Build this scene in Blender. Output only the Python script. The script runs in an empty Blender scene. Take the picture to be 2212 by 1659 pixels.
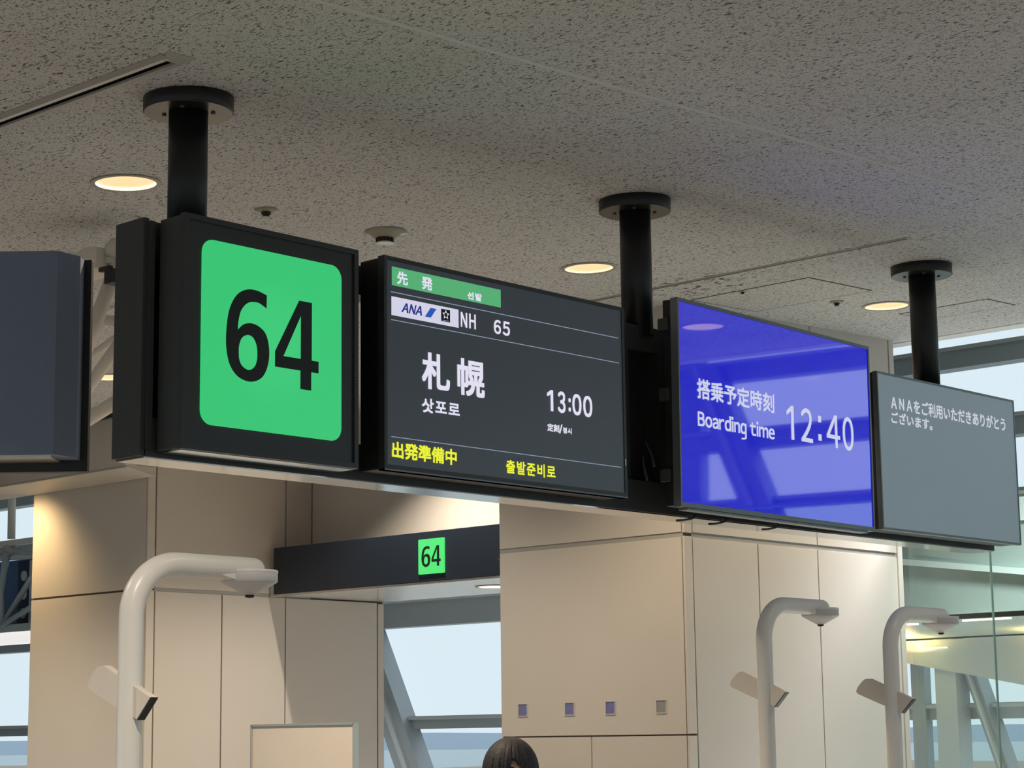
import bpy, bmesh, math, random
from mathutils import Vector, Matrix
random.seed(7)
S = bpy.context.scene
COL = S.collection
PI = math.pi

# ------------------------------------------------------------------ camera
cam = bpy.data.objects.new('camera', bpy.data.cameras.new('camera'))
COL.objects.link(cam)
cam.data.sensor_fit = 'HORIZONTAL'
cam.data.sensor_width = 36.0
cam.data.lens = 36.0 * 4464.785 / 2212.0
cam.data.clip_start = 0.05
cam.data.clip_end = 3000
YAW, PITCH, ROLL = 0.74543175, 0.16984173, 0.01294987      # heading from +X, upward pitch, roll
fw = Vector((math.cos(YAW) * math.cos(PITCH), math.sin(YAW) * math.cos(PITCH), math.sin(PITCH)))
rt = Vector((math.sin(YAW), -math.cos(YAW), 0))
dn = fw.cross(rt)
rt2 = math.cos(ROLL) * rt + math.sin(ROLL) * dn
dn2 = -math.sin(ROLL) * rt + math.cos(ROLL) * dn
m3 = Matrix((rt2, -dn2, -fw)).transposed()
cam.matrix_world = Matrix.Translation((0, 0, 1.6)) @ m3.to_4x4()
S.camera = cam

# ------------------------------------------------------------------ sky and exposure
w = bpy.data.worlds.new('overcast_sky')
S.world = w
w.use_nodes = True
bg = w.node_tree.nodes['Background']
bg.inputs[0].default_value = (0.80, 0.915, 1.0, 1)
bg.inputs[1].default_value = 0.98
S.view_settings.view_transform = 'Standard'
S.view_settings.look = 'None'
S.view_settings.exposure = 0.0
S.view_settings.gamma = 1.0
S.view_settings.use_curve_mapping = False
cy = S.cycles
cy.max_bounces = 6
cy.diffuse_bounces = 3
cy.glossy_bounces = 3
cy.transmission_bounces = 4
cy.transparent_max_bounces = 8
cy.caustics_reflective = False
cy.caustics_refractive = False
cy.sample_clamp_indirect = 4.0
cy.use_adaptive_sampling = True
cy.adaptive_threshold = 0.025
cy.adaptive_min_samples = 16
LAMP_W = 90.0                       # watts of each ceiling downlight
WARM = (1.0, 0.87, 0.70)

# ------------------------------------------------------------------ materials
MATS = {}


def mat(name, col, rough=0.5, metal=0.0, spec=0.5, vary=0.0, scale=8.0, bump=0.0, emit=None, es=1.0):
    m = bpy.data.materials.new(name)
    m.use_nodes = True
    nt = m.node_tree
    p = nt.nodes['Principled BSDF']
    p.inputs['Base Color'].default_value = (*col, 1)
    p.inputs['Roughness'].default_value = rough
    p.inputs['Metallic'].default_value = metal
    p.inputs['Specular IOR Level'].default_value = spec
    if emit:
        p.inputs['Emission Color'].default_value = (*emit, 1)
        p.inputs['Emission Strength'].default_value = es
    if vary or bump:
        tc = nt.nodes.new('ShaderNodeTexCoord')
        nz = nt.nodes.new('ShaderNodeTexNoise')
        nz.inputs['Scale'].default_value = scale
        nz.inputs['Detail'].default_value = 4
        nt.links.new(tc.outputs['Object'], nz.inputs['Vector'])
        if vary:
            mx = nt.nodes.new('ShaderNodeMix')
            mx.data_type = 'RGBA'
            mx.inputs['A'].default_value = (*[c * (1 - vary) for c in col], 1)
            mx.inputs['B'].default_value = (*[min(1, c * (1 + vary)) for c in col], 1)
            nt.links.new(nz.outputs['Fac'], mx.inputs['Factor'])
            nt.links.new(mx.outputs['Result'], p.inputs['Base Color'])
        if bump:
            b = nt.nodes.new('ShaderNodeBump')
            b.inputs['Strength'].default_value = bump
            b.inputs['Distance'].default_value = 0.004
            nt.links.new(nz.outputs['Fac'], b.inputs['Height'])
            nt.links.new(b.outputs['Normal'], p.inputs['Normal'])
    MATS[name] = m
    return m


def glass(name, tint, refl=0.05):
    m = bpy.data.materials.new(name)
    m.use_nodes = True
    nt = m.node_tree
    nt.nodes.remove(nt.nodes['Principled BSDF'])
    out = nt.nodes['Material Output']
    tr = nt.nodes.new('ShaderNodeBsdfTransparent')
    tr.inputs[0].default_value = (*tint, 1)
    gl = nt.nodes.new('ShaderNodeBsdfGlossy')
    gl.inputs['Roughness'].default_value = 0.0
    lw = nt.nodes.new('ShaderNodeLayerWeight')          # Schlick reflectance, the same from both sides
    lw.inputs[0].default_value = 0.5
    pw = nt.nodes.new('ShaderNodeMath')
    pw.operation = 'POWER'
    pw.inputs[1].default_value = 5.0
    ma = nt.nodes.new('ShaderNodeMath')
    ma.operation = 'MULTIPLY_ADD'
    ma.inputs[1].default_value = 1 - refl
    ma.inputs[2].default_value = refl
    nt.links.new(lw.outputs['Facing'], pw.inputs[0])
    nt.links.new(pw.outputs[0], ma.inputs[0])
    mx = nt.nodes.new('ShaderNodeMixShader')
    nt.links.new(ma.outputs[0], mx.inputs[0])
    nt.links.new(tr.outputs[0], mx.inputs[1])
    nt.links.new(gl.outputs[0], mx.inputs[2])
    nt.links.new(mx.outputs[0], out.inputs[0])
    return m


def display(name, col, es, base, rough, ior, spec_tint=(1, 1, 1)):
    """a lit LCD behind a cover sheet: emission with a glossy Fresnel layer on it"""
    m = mat(name, base, rough, 0, 0.5, emit=col, es=es)
    p = m.node_tree.nodes['Principled BSDF']
    p.inputs['IOR'].default_value = ior
    return m


def ceiling_material():
    m = bpy.data.materials.new('fissured_ceiling_board')
    m.use_nodes = True
    nt = m.node_tree
    N, L = nt.nodes, nt.links
    p = N['Principled BSDF']
    p.inputs['Roughness'].default_value = 0.9
    p.inputs['Specular IOR Level'].default_value = 0.15
    tc = N.new('ShaderNodeTexCoord')

    def noise(scale, rot, sc, detail=2.0, dist=0.0):
        mp = N.new('ShaderNodeMapping')
        mp.inputs['Rotation'].default_value = (0, 0, rot)
        mp.inputs['Scale'].default_value = sc
        L.new(tc.outputs['Object'], mp.inputs[0])
        n = N.new('ShaderNodeTexNoise')
        n.inputs['Scale'].default_value = scale
        n.inputs['Detail'].default_value = detail
        n.inputs['Distortion'].default_value = dist
        L.new(mp.outputs[0], n.inputs['Vector'])
        return n

    def ramp(src, a, b, ca, cb):
        r = N.new('ShaderNodeValToRGB')
        r.color_ramp.elements[0].position = a
        r.color_ramp.elements[1].position = b
        r.color_ramp.elements[0].color = (*ca, 1)
        r.color_ramp.elements[1].color = (*cb, 1)
        L.new(src, r.inputs[0])
        return r

    def mul(a, b):
        x = N.new('ShaderNodeMix')
        x.data_type = 'RGBA'
        x.blend_type = 'MULTIPLY'
        x.inputs['Factor'].default_value = 1
        L.new(a, x.inputs['A'])
        L.new(b, x.inputs['B'])
        return x.outputs['Result']

    W_ = (1, 1, 1)
    f1 = ramp(noise(44, 0.42, (2.6, 1, 1), 2.0, 0.3).outputs['Fac'], 0.605, 0.66, W_, (0.26, 0.25, 0.24))
    f2 = ramp(noise(60, -0.25, (2.2, 1, 1), 1.0, 0.2).outputs['Fac'], 0.63, 0.68, W_, (0.30, 0.29, 0.28))
    f3 = ramp(noise(210, 0, (1, 1, 1), 1.0).outputs['Fac'], 0.56, 0.66, W_, (0.55, 0.55, 0.54))
    f4 = ramp(noise(1.2, 0, (1, 1, 1), 3.0).outputs['Fac'], 0.3, 0.7, (0.92, 0.92, 0.92), (1.0, 1.0, 1.0))
    base = N.new('ShaderNodeRGB')
    base.outputs[0].default_value = (0.735, 0.725, 0.725, 1)
    c = mul(mul(mul(mul(base.outputs[0], f1.outputs[0]), f2.outputs[0]), f3.outputs[0]), f4.outputs[0])
    # damp black speckle stains around one place of the board, beside the far slot
    ds = N.new('ShaderNodeVectorMath')
    ds.operation = 'DISTANCE'
    ds.inputs[1].default_value = (8.12, 6.2, 3.82)
    L.new(tc.outputs['Object'], ds.inputs[0])
    near = ramp(ds.outputs['Value'], 0.12, 0.55, (1, 1, 1), (0, 0, 0))
    sp = ramp(noise(26, 0.2, (1.6, 1, 1), 4.0).outputs['Fac'], 0.56, 0.62, (0, 0, 0), (1, 1, 1))
    mk = mul(near.outputs[0], sp.outputs[0])
    st = N.new('ShaderNodeMix')
    st.data_type = 'RGBA'
    L.new(mk, st.inputs['Factor'])
    L.new(c, st.inputs['A'])
    st.inputs['B'].default_value = (0.08, 0.07, 0.06, 1)
    L.new(st.outputs['Result'], p.inputs['Base Color'])
    b = N.new('ShaderNodeBump')
    b.inputs['Strength'].default_value = 0.5
    b.inputs['Distance'].default_value = 0.003
    L.new(f1.outputs[0], b.inputs['Height'])
    L.new(b.outputs['Normal'], p.inputs['Normal'])
    return m


M_CEIL = ceiling_material()
M_CREAM = mat('cream_panel', (0.64, 0.59, 0.535), 0.42, 0, 0.35, vary=0.03, scale=2.5)
M_GROOVE = mat('groove_brown', (0.16, 0.12, 0.09), 0.8)
M_JOINT = mat('joint_grey', (0.40, 0.39, 0.37), 0.6)
M_FLOOR = mat('carpet', (0.27, 0.26, 0.25), 0.9, vary=0.15, scale=20, bump=0.3)
M_STONE = mat('pale_bounce_stone', (0.80, 0.79, 0.76), 0.4, vary=0.06, scale=3)
M_WALL = mat('plaster_wall', (0.62, 0.57, 0.50), 0.8, vary=0.04, scale=3)
M_WHITE = mat('white_paint', (0.78, 0.78, 0.76), 0.5, vary=0.02, scale=4)
M_SOFFIT = mat('soffit_white', (0.62, 0.62, 0.61), 0.16, 0, 0.8, vary=0.02, scale=4)
M_BLACK = mat('black_paint', (0.055, 0.059, 0.059), 0.45, 0, 0.4, vary=0.1, scale=30)
M_PLATE = mat('dark_plate', (0.10, 0.095, 0.09), 0.28, 0.75, 0.5)
M_POLE = mat('dark_pole', (0.012, 0.013, 0.016), 0.42, 0, 0.5, vary=0.1, scale=20)
M_MIRROR = mat('polished_underside', (0.62, 0.62, 0.60), 0.10, 1.0, 0.5, vary=0.04, scale=6)
M_BEZEL = mat('bezel_black', (0.035, 0.04, 0.042), 0.35, 0, 0.5)
M_BEZELG = mat('bezel_grey', (0.20, 0.22, 0.23), 0.35, 0.5, 0.5)
M_CASE = mat('display_case', (0.012, 0.012, 0.013), 0.5)
M_LINTEL = mat('lintel_navy', (0.014, 0.021, 0.036), 0.35, 0, 0.5, vary=0.1, scale=5)
M_STEEL = mat('facade_grey', (0.46, 0.51, 0.535), 0.45, 0.2, 0.4, vary=0.04, scale=3)
M_STEELL = mat('facade_light', (0.62, 0.66, 0.67), 0.4, 0.1, 0.4)
M_PIPE = mat('white_pipe', (0.80, 0.74, 0.66), 0.38, 0, 0.5, vary=0.04, scale=12)
M_DEVICE = mat('device_white', (0.82, 0.79, 0.75), 0.32, 0.0, 0.5, vary=0.02, scale=30)
M_DEVICEG = mat('device_grey', (0.62, 0.61, 0.61), 0.4)
M_DEVPLATE = mat('device_plate', (0.78, 0.70, 0.62), 0.5)
M_LENS = mat('lens_black', (0.01, 0.01, 0.012), 0.12)
M_SLATE = mat('slate_sheet', (0.20, 0.245, 0.36), 0.5, 0, 0.4, vary=0.06, scale=20)
M_SAGE = mat('sage_panel', (0.28, 0.355, 0.325), 0.5, vary=0.05, scale=2)
M_PALEG = mat('pale_sage', (0.52, 0.60, 0.565), 0.5)
M_BLUEP = mat('blue_panel', (0.07, 0.16, 0.36), 0.4)
M_NAVYP = mat('navy_strip', (0.02, 0.035, 0.09), 0.4)
M_GLASS = glass('window_glass', (0.95, 0.985, 0.985))
M_GREENGLASS = glass('partition_glass', (0.91, 0.97, 0.945))
M_EDGE = mat('glass_edge', (0.20, 0.34, 0.30), 0.2)
M_CUP = mat('lamp_cup', (0.80, 0.74, 0.62), 0.35, emit=(1.0, 0.72, 0.42), es=0.42)  # own glow stands in for lens light on the cup wall
M_BULB = mat('lamp_lens', (0.9, 0.85, 0.7), 0.4, emit=(1.0, 0.78, 0.48), es=3.2)
M_RING = mat('lamp_ring', (0.42, 0.39, 0.35), 0.4)
M_STRIPL = mat('strip_lamp', (0.9, 0.85, 0.7), 0.4, emit=(1.0, 0.85, 0.58), es=1.3)
M_BAND = mat('white_light_band', (0.9, 0.9, 0.9), 0.4, emit=(1.0, 0.96, 0.93), es=0.75)
M_SLOT = mat('slot_dark', (0.02, 0.02, 0.02), 0.6)
M_SLOTF = mat('slot_frame', (0.48, 0.45, 0.42), 0.45)
M_BEIGE = mat('detector_beige', (0.36, 0.33, 0.27), 0.5)
M_CHROME = mat('detector_white', (0.86, 0.88, 0.88), 0.2)
M_DIRT = mat('grubby_gap', (0.09, 0.08, 0.07), 0.9, vary=0.6, scale=60)
M_BOARD = mat('board_beige', (0.80, 0.73, 0.66), 0.22, 0, 0.5, vary=0.04, scale=6)
M_ALU = mat('aluminium', (0.72, 0.68, 0.62), 0.3, 0.8)
M_PEEPB = mat('peep_blue', (0.16, 0.15, 0.36), 0.15, 0, 0.6)
M_PEEPG = mat('peep_grey', (0.30, 0.28, 0.28), 0.25)
M_TARMAC = mat('apron_ground', (0.62, 0.62, 0.58), 0.9, vary=0.2, scale=0.05)  # paled to stand in for outdoor haze
M_HILL = mat('distant_hills', (0.50, 0.60, 0.72), 1.0)  # hill and water colours carry the distance haze
M_SEA = mat('pale_water', (0.72, 0.80, 0.85), 0.6)
M_FIELD = mat('dry_field', (0.58, 0.50, 0.42), 1.0)
E_WHITE = mat('lit_white', (0.02, 0.02, 0.02), 0.4, emit=(0.82, 0.80, 0.95), es=0.86)
E_WHITEB = mat('lit_white_soft', (0.02, 0.02, 0.02), 0.4, emit=(0.70, 0.74, 0.95), es=0.80)
E_WHITEG = mat('lit_white_grey', (0.02, 0.02, 0.02), 0.4, emit=(0.80, 0.84, 0.92), es=0.68)
E_YELLOW = mat('lit_yellow', (0.02, 0.02, 0.01), 0.4, emit=(0.86, 0.92, 0.05), es=0.9)
E_LINE = mat('lit_line', (0.02, 0.02, 0.02), 0.4, emit=(0.38, 0.47, 0.62), es=0.6)
E_BANNER = mat('lit_banner', (0.02, 0.02, 0.02), 0.4, emit=(0.10, 0.50, 0.20), es=0.82)
E_LOGO = mat('lit_logo_ground', (0.02, 0.02, 0.02), 0.4, emit=(0.76, 0.74, 0.92), es=0.84)
E_NAVY = mat('lit_navy', (0.01, 0.01, 0.02), 0.4, emit=(0.025, 0.035, 0.24), es=0.9)
E_LBLUE = mat('lit_blue', (0.01, 0.01, 0.02), 0.4, emit=(0.02, 0.09, 0.48), es=0.9)
E_INK = mat('lit_ink', (0.004, 0.004, 0.006), 0.4)
M_DIGIT = mat('digit_green_black', (0.003, 0.012, 0.008), 0.45)
D_DEPART = display('departure_lcd', (0.028, 0.037, 0.047), 0.62, (0.03, 0.034, 0.036), 0.30, 1.6)
D_BLUE = display('boarding_lcd', (0.004, 0.004, 0.53), 0.92, (0.003, 0.003, 0.008), 0.03, 3.0)
D_GREY = display('message_lcd', (0.135, 0.185, 0.215), 0.75, (0.08, 0.09, 0.09), 0.45, 2.0)


def green_material():
    """backlit green acrylic, a little brighter at its middle where the tubes sit"""
    m = mat('lit_green', (0.02, 0.10, 0.05), 0.35, emit=(0.045, 0.58, 0.185), es=1.0)
    nt = m.node_tree
    p = nt.nodes['Principled BSDF']
    tc = nt.nodes.new('ShaderNodeTexCoord')
    d = nt.nodes.new('ShaderNodeVectorMath')
    d.operation = 'DISTANCE'
    d.inputs[1].default_value = (0.5, 0.5, 0.5)
    r = nt.nodes.new('ShaderNodeValToRGB')
    r.color_ramp.elements[0].color = (0.080, 0.70, 0.255, 1)
    r.color_ramp.elements[1].color = (0.034, 0.53, 0.165, 1)
    r.color_ramp.elements[0].position = 0.05
    r.color_ramp.elements[1].position = 0.62
    nt.links.new(tc.outputs['Generated'], d.inputs[0])
    nt.links.new(d.outputs['Value'], r.inputs[0])
    nt.links.new(r.outputs[0], p.inputs['Emission Color'])
    return m


for m_ in MATS.values():                      # small lit prints and lenses need no light sampling of their own
    if m_.name.startswith('lit_') or m_.name.startswith('lamp_'):
        m_.cycles.emission_sampling = 'NONE'
E_GREEN = green_material()
E_GREEN2 = mat('lit_green_small', (0.02, 0.10, 0.05), 0.35, emit=(0.075, 0.74, 0.16), es=1.0)


# ------------------------------------------------------------------ building helpers
def link(o, parent=None):
    COL.objects.link(o)
    if parent is not None:
        o.parent = parent
    return o


def tag(o, label, cat, group=None):
    o['label'] = label
    o['category'] = cat
    if group:
        o['group'] = group
    return o


def thing(name, label, cat, loc=(0, 0, 0), group=None, rot=None):
    o = bpy.data.objects.new(name, None)
    o.empty_display_size = 0.1
    o.location = loc
    if rot:
        o.rotation_euler = rot
    link(o)
    return tag(o, label, cat, group)


def structure(name, loc=(0, 0, 0)):
    o = bpy.data.objects.new(name, None)
    o.location = loc
    link(o)
    o['kind'] = 'structure'
    return o


def add(name, verts, faces, m, parent=None, smooth=False, off=None):
    me = bpy.data.meshes.new(name)
    if off is not None:
        verts = [(v[0] - off[0], v[1] - off[1], v[2] - off[2]) for v in verts]
    me.from_pydata([tuple(v) for v in verts], [], faces)
    me.materials.append(m)
    if smooth:
        for p in me.polygons:
            p.use_smooth = True
    me.update()
    o = bpy.data.objects.new(name, me)
    return link(o, parent)


def from_bm(name, bm, m, parent=None, smooth=False):
    me = bpy.data.meshes.new(name)
    bm.normal_update()
    bm.to_mesh(me)
    bm.free()
    me.materials.append(m)
    if smooth:
        for p in me.polygons:
            p.use_smooth = True
    o = bpy.data.objects.new(name, me)
    return link(o, parent)


def rel(parent, p):
    return (p[0] - parent.location.x, p[1] - parent.location.y, p[2] - parent.location.z) if parent else p


def box(name, a, b, m, parent=None, bevel=0.0, local=False):
    """box between two corners (world coordinates unless local)"""
    if not local and parent is not None:
        a = rel(parent, a)
        b = rel(parent, b)
    lo = [min(a[i], b[i]) for i in range(3)]
    hi = [max(a[i], b[i]) for i in range(3)]
    bm = bmesh.new()
    v = [bm.verts.new((x, y, z)) for z in (lo[2], hi[2]) for y in (lo[1], hi[1]) for x in (lo[0], hi[0])]
    for f in ((0, 2, 3, 1), (4, 5, 7, 6), (0, 1, 5, 4), (2, 6, 7, 3), (0, 4, 6, 2), (1, 3, 7, 5)):
        bm.faces.new([v[i] for i in f])
    if bevel:
        bmesh.ops.bevel(bm, geom=bm.edges[:], offset=bevel, segments=2, affect='EDGES', profile=0.6)
    return from_bm(name, bm, m, parent)


def prism(name, poly, axis, a, b, m, parent=None, local=False, bevel=0.0):
    """polygon (in the two other axes, in order) pushed along an axis from a to b"""
    n = len(poly)
    vs = []
    for t in (a, b):
        for p in poly:
            q = {'x': (t, p[0], p[1]), 'y': (p[0], t, p[1]), 'z': (p[0], p[1], t)}[axis]
            vs.append(q if (local or parent is None) else rel(parent, q))
    bm = bmesh.new()
    bv = [bm.verts.new(v) for v in vs]
    bm.faces.new(bv[:n])
    bm.faces.new(bv[n:][::-1])
    for i in range(n):
        bm.faces.new((bv[i], bv[(i + 1) % n], bv[n + (i + 1) % n], bv[n + i]))
    bmesh.ops.recalc_face_normals(bm, faces=bm.faces[:])
    if bevel:
        bmesh.ops.bevel(bm, geom=bm.edges[:], offset=bevel, segments=2, affect='EDGES')
    return from_bm(name, bm, m, parent)


def tube(name, path, radii, m, parent=None, seg=20, local=False, cap=True):
    """round tube along a path of points; radii is one number or one for each point"""
    pts = [Vector(p if (local or parent is None) else rel(parent, p)) for p in path]
    if not isinstance(radii, (list, tuple)):
        radii = [radii] * len(pts)
    verts, faces = [], []
    ref = None
    for i, p in enumerate(pts):
        t = (pts[min(i + 1, len(pts) - 1)] - pts[max(i - 1, 0)]).normalized()
        if ref is None:
            ref = Vector((0, 0, 1)) if abs(t.z) < 0.9 else Vector((0, 1, 0))
            ref = (ref - t * ref.dot(t)).normalized()
        else:
            ref = (ref - t * ref.dot(t)).normalized()
        bn = t.cross(ref)
        for k in range(seg):
            a = 2 * PI * k / seg
            verts.append(p + (ref * math.cos(a) + bn * math.sin(a)) * radii[i])
    for i in range(len(pts) - 1):
        for k in range(seg):
            k2 = (k + 1) % seg
            faces.append((i * seg + k, i * seg + k2, (i + 1) * seg + k2, (i + 1) * seg + k))
    if cap:
        faces.append(tuple(range(seg))[::-1])
        faces.append(tuple((len(pts) - 1) * seg + k for k in range(seg)))
    o = add(name, verts, faces, m, parent, smooth=True)
    for p in o.data.polygons:
        if len(p.vertices) > 4:
            p.use_smooth = False
    return o


def lathe(name, prof, c, m, parent=None, seg=40, local=False, flip=False):
    """profile of (radius, z) turned about a vertical axis through c"""
    if not local and parent is not None:
        c = rel(parent, c)
    verts, faces = [], []
    for r, z in prof:
        for k in range(seg):
            a = 2 * PI * k / seg
            verts.append((c[0] + r * math.cos(a), c[1] + r * math.sin(a), c[2] + z))
    for i in range(len(prof) - 1):
        for k in range(seg):
            k2 = (k + 1) % seg
            faces.append((i * seg + k, i * seg + k2, (i + 1) * seg + k2, (i + 1) * seg + k))
    if prof[0][0] > 1e-6:
        pass
    me = bpy.data.meshes.new(name)
    me.from_pydata(verts, [], faces)
    bm = bmesh.new()
    bm.from_mesh(me)
    bmesh.ops.remove_doubles(bm, verts=bm.verts[:], dist=1e-6)
    bmesh.ops.recalc_face_normals(bm, faces=bm.faces[:])
    bpy.data.meshes.remove(me)
    o = from_bm(name, bm, m, parent)
    for p in o.data.polygons:
        p.use_smooth = abs(p.normal.z) < 0.98
    return o


def ceil_z(x):
    return 3.69 + 0.035 * (x - 4.1)


# ------------------------------------------------------------------ lettering (built-in font)
DG = None
GLYPH = {}


def glyph(ch):
    """flat outline mesh of one character: (verts2d, faces)"""
    if ch in GLYPH:
        return GLYPH[ch]
    if ch == '1':                                    # plain figure one: stem with a flag
        vs = [(0.20, 0), (0.29, 0), (0.29, 0.74), (0.215, 0.74), (0.03, 0.61), (0.03, 0.535), (0.20, 0.635)]
        fs = [(0, 1, 2, 3, 6), (3, 4, 5, 6)]
    elif ch == ':':
        vs, fs = [], []
        for z in (0.0, 0.36):
            k = len(vs)
            vs += [(0, z), (0.11, z), (0.11, z + 0.11), (0, z + 0.11)]
            fs.append((k, k + 1, k + 2, k + 3))
    elif ch == '／' or ch == '/':
        vs, fs = [(0, 0), (0.09, 0), (0.38, 0.9), (0.29, 0.9)], [(0, 1, 2, 3)]
    else:
        c = bpy.data.curves.new('glyph', 'FONT')
        c.body = ch
        c.size = 1.0
        c.resolution_u = 5
        o = bpy.data.objects.new('glyph', c)
        COL.objects.link(o)
        dg = bpy.context.evaluated_depsgraph_get()
        dg.update()
        me = bpy.data.meshes.new_from_object(o.evaluated_get(dg))
        vs = [(v.co.x, v.co.y) for v in me.vertices]
        fs = [tuple(p.vertices) for p in me.polygons]
        bpy.data.meshes.remove(me)
        bpy.data.objects.remove(o)
        bpy.data.curves.remove(c)
    GLYPH[ch] = (vs, fs)
    return GLYPH[ch]


def curve(pts, closed=False, n=4):
    """smooth run of points through the given ones"""
    out = []
    N = len(pts)
    for i in range(N if closed else N - 1):
        p = [pts[(i + k) % N] if closed else pts[min(max(i + k, 0), N - 1)] for k in (-1, 0, 1, 2)]
        for j in range(n):
            t = j / n
            out.append(tuple(0.5 * (2 * p[1][c] + (p[2][c] - p[0][c]) * t + (2 * p[0][c] - 5 * p[1][c] + 4 * p[2][c] - p[3][c]) * t * t
                                    + (3 * p[1][c] - p[0][c] - 3 * p[2][c] + p[3][c]) * t ** 3) for c in (0, 1)))
    if not closed:
        out.append(pts[-1])
    return out


def outline_glyph(loops):
    b = bmesh.new()
    es = []
    for lp in loops:
        vs = [b.verts.new((p[0], p[1], 0)) for p in lp]
        es += [b.edges.new((vs[i], vs[(i + 1) % len(vs)])) for i in range(len(vs))]
    bmesh.ops.triangle_fill(b, edges=es, use_beauty=True)
    b.verts.index_update()
    g = ([(v.co.x, v.co.y) for v in b.verts], [tuple(v.index for v in f.verts) for f in b.faces])
    b.free()
    return g


# the heavy 6 and 4 of the gate number (millimetres on the sign face)
O6 = [(338, 529), (300, 538), (264, 538), (231, 526), (205, 503), (186, 469), (176, 432), (171, 385), (171, 345), (178, 306), (190, 278), (211, 255), (238, 242), (272, 238), (306, 248), (330, 269),
      (345, 302), (350, 338), (346, 373), (334, 402), (314, 418), (289, 427), (262, 427), (238, 418), (219, 400)]
S6 = [(219, 400), (219, 415), (222, 434), (229, 459), (244, 481), (262, 494), (280, 499), (304, 499), (325, 491), (337, 485)]
I6 = [(258, 388), (236, 376), (225, 352), (223, 329), (226, 303), (239, 284), (264, 275), (285, 285), (297, 305), (300, 331), (296, 360), (281, 383)]
O4 = [(476, 532), (532, 532), (532, 339), (562, 339), (562, 300), (530, 300), (530, 239), (483, 239), (483, 300), (374, 300), (374, 350)]
I4 = [(484, 482), (484, 339), (410, 339)]
GLYPH['⑥'] = outline_glyph([curve(O6)[:-1] + curve(S6), curve(I6, True)])
GLYPH['④'] = outline_glyph([O4, I4])
GLYPH['∶'] = outline_glyph([[(50 + 60 * math.cos(2 * PI * k / 16), z + 62 * math.sin(2 * PI * k / 16)) for k in range(16)] for z in (62, 430)])


def lettering(name, items, m, parent, y, bold=0.0, shear=0.0, flipx=1):
    """items: (text, u0, u1, z0, z1), each fitted to its rectangle; one flat mesh of print on the plane y"""
    V, F = [], []
    ring = [(0, 0)] if not bold else [(bold * i, bold * j) for i in (-1, 0, 1) for j in (-1, 0, 1) if i or j]
    for text, u0, u1, z0, z1 in items:
        vs, fs = [], []
        pen = 0.0
        for ch in text:
            if ch in ' \u3000':
                pen += 0.28
                continue
            gv, gf = glyph(ch)
            k = len(vs)
            if len(text) > 1 and prop(text):
                x0 = min(v[0] for v in gv)
                x1 = max(v[0] for v in gv)
                vs += [(v[0] - x0 + pen, v[1]) for v in gv]
                pen += x1 - x0 + 0.095
            else:
                vs += [(v[0] + pen, v[1]) for v in gv]
                pen += 1.0
            fs += [tuple(i + k for i in f) for f in gf]
        ax0 = min(v[0] for v in vs)
        ax1 = max(v[0] for v in vs)
        az0 = min(v[1] for v in vs)
        az1 = max(v[1] for v in vs)
        for dx, dz in ring:
            k = len(V)
            for v in vs:
                uu = u0 + bold + (v[0] - ax0) / (ax1 - ax0) * (u1 - u0 - 2 * bold) + dx
                zz = z0 + bold + (v[1] - az0) / (az1 - az0) * (z1 - z0 - 2 * bold) + dz
                uu += shear * (zz - z0)
                V.append((uu * flipx, y, zz))
            F += [tuple(i + k for i in f) for f in fs]
    return add(name, V, F, m, parent)


def prop(text):
    return all(c in ' ＢｏａｒｄｉｎｇｔｍｅｑＡＮ' for c in text)


def plate(name, u0, u1, z0, z1, y, m, parent, r=0.0, seg=6):
    """flat rounded rectangle on the plane y, facing -y, 1.5 mm thick"""
    pts = []
    if r <= 0:
        pts = [(u0, z0), (u1, z0), (u1, z1), (u0, z1)]
    else:
        for cx, cz, a0 in ((u1 - r, z0 + r, -PI / 2), (u1 - r, z1 - r, 0), (u0 + r, z1 - r, PI / 2), (u0 + r, z0 + r, PI)):
            for k in range(seg + 1):
                a = a0 + PI / 2 * k / seg
                pts.append((cx + r * math.cos(a), cz + r * math.sin(a)))
    return prism(name, pts, 'y', y, y + 0.0015, m, parent, local=True)


def frame(name, u0, u1, z0, z1, wl, wr, wb, wt, y0, y1, m, parent):
    """rectangular frame in the XZ plane between depths y0 and y1"""
    o = [(u0, z0), (u1, z0), (u1, z1), (u0, z1)]
    i = [(u0 + wl, z0 + wb), (u1 - wr, z0 + wb), (u1 - wr, z1 - wt), (u0 + wl, z1 - wt)]
    vs = [(p[0], y, p[1]) for y in (y0, y1) for ring in (o, i) for p in ring]
    fs = []
    for k in range(4):
        l = (k + 1) % 4
        fs += [(k, l, 4 + l, 4 + k), (8 + l, 8 + k, 12 + k, 12 + l), (k, 8 + k, 8 + l, l), (4 + l, 12 + l, 12 + k, 4 + k)]
    return add(name, vs, fs, m, parent)


# ================================================================== THE SETTING
fl = box('floor', (-6, -12, -0.12), (7.6, 23, 0), M_FLOOR)
fl['kind'] = 'structure'
fl2 = box('floor_gate', (7.6, 4.6, -0.12), (14.3, 23, 0), M_STONE)  # unseen floor, made pale to bounce light onto the far ceiling
fl2['kind'] = 'structure'
fl3 = box('floor_side', (7.6, -12, -0.12), (14.3, 4.6, 0), M_FLOOR)
fl3['kind'] = 'structure'

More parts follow.
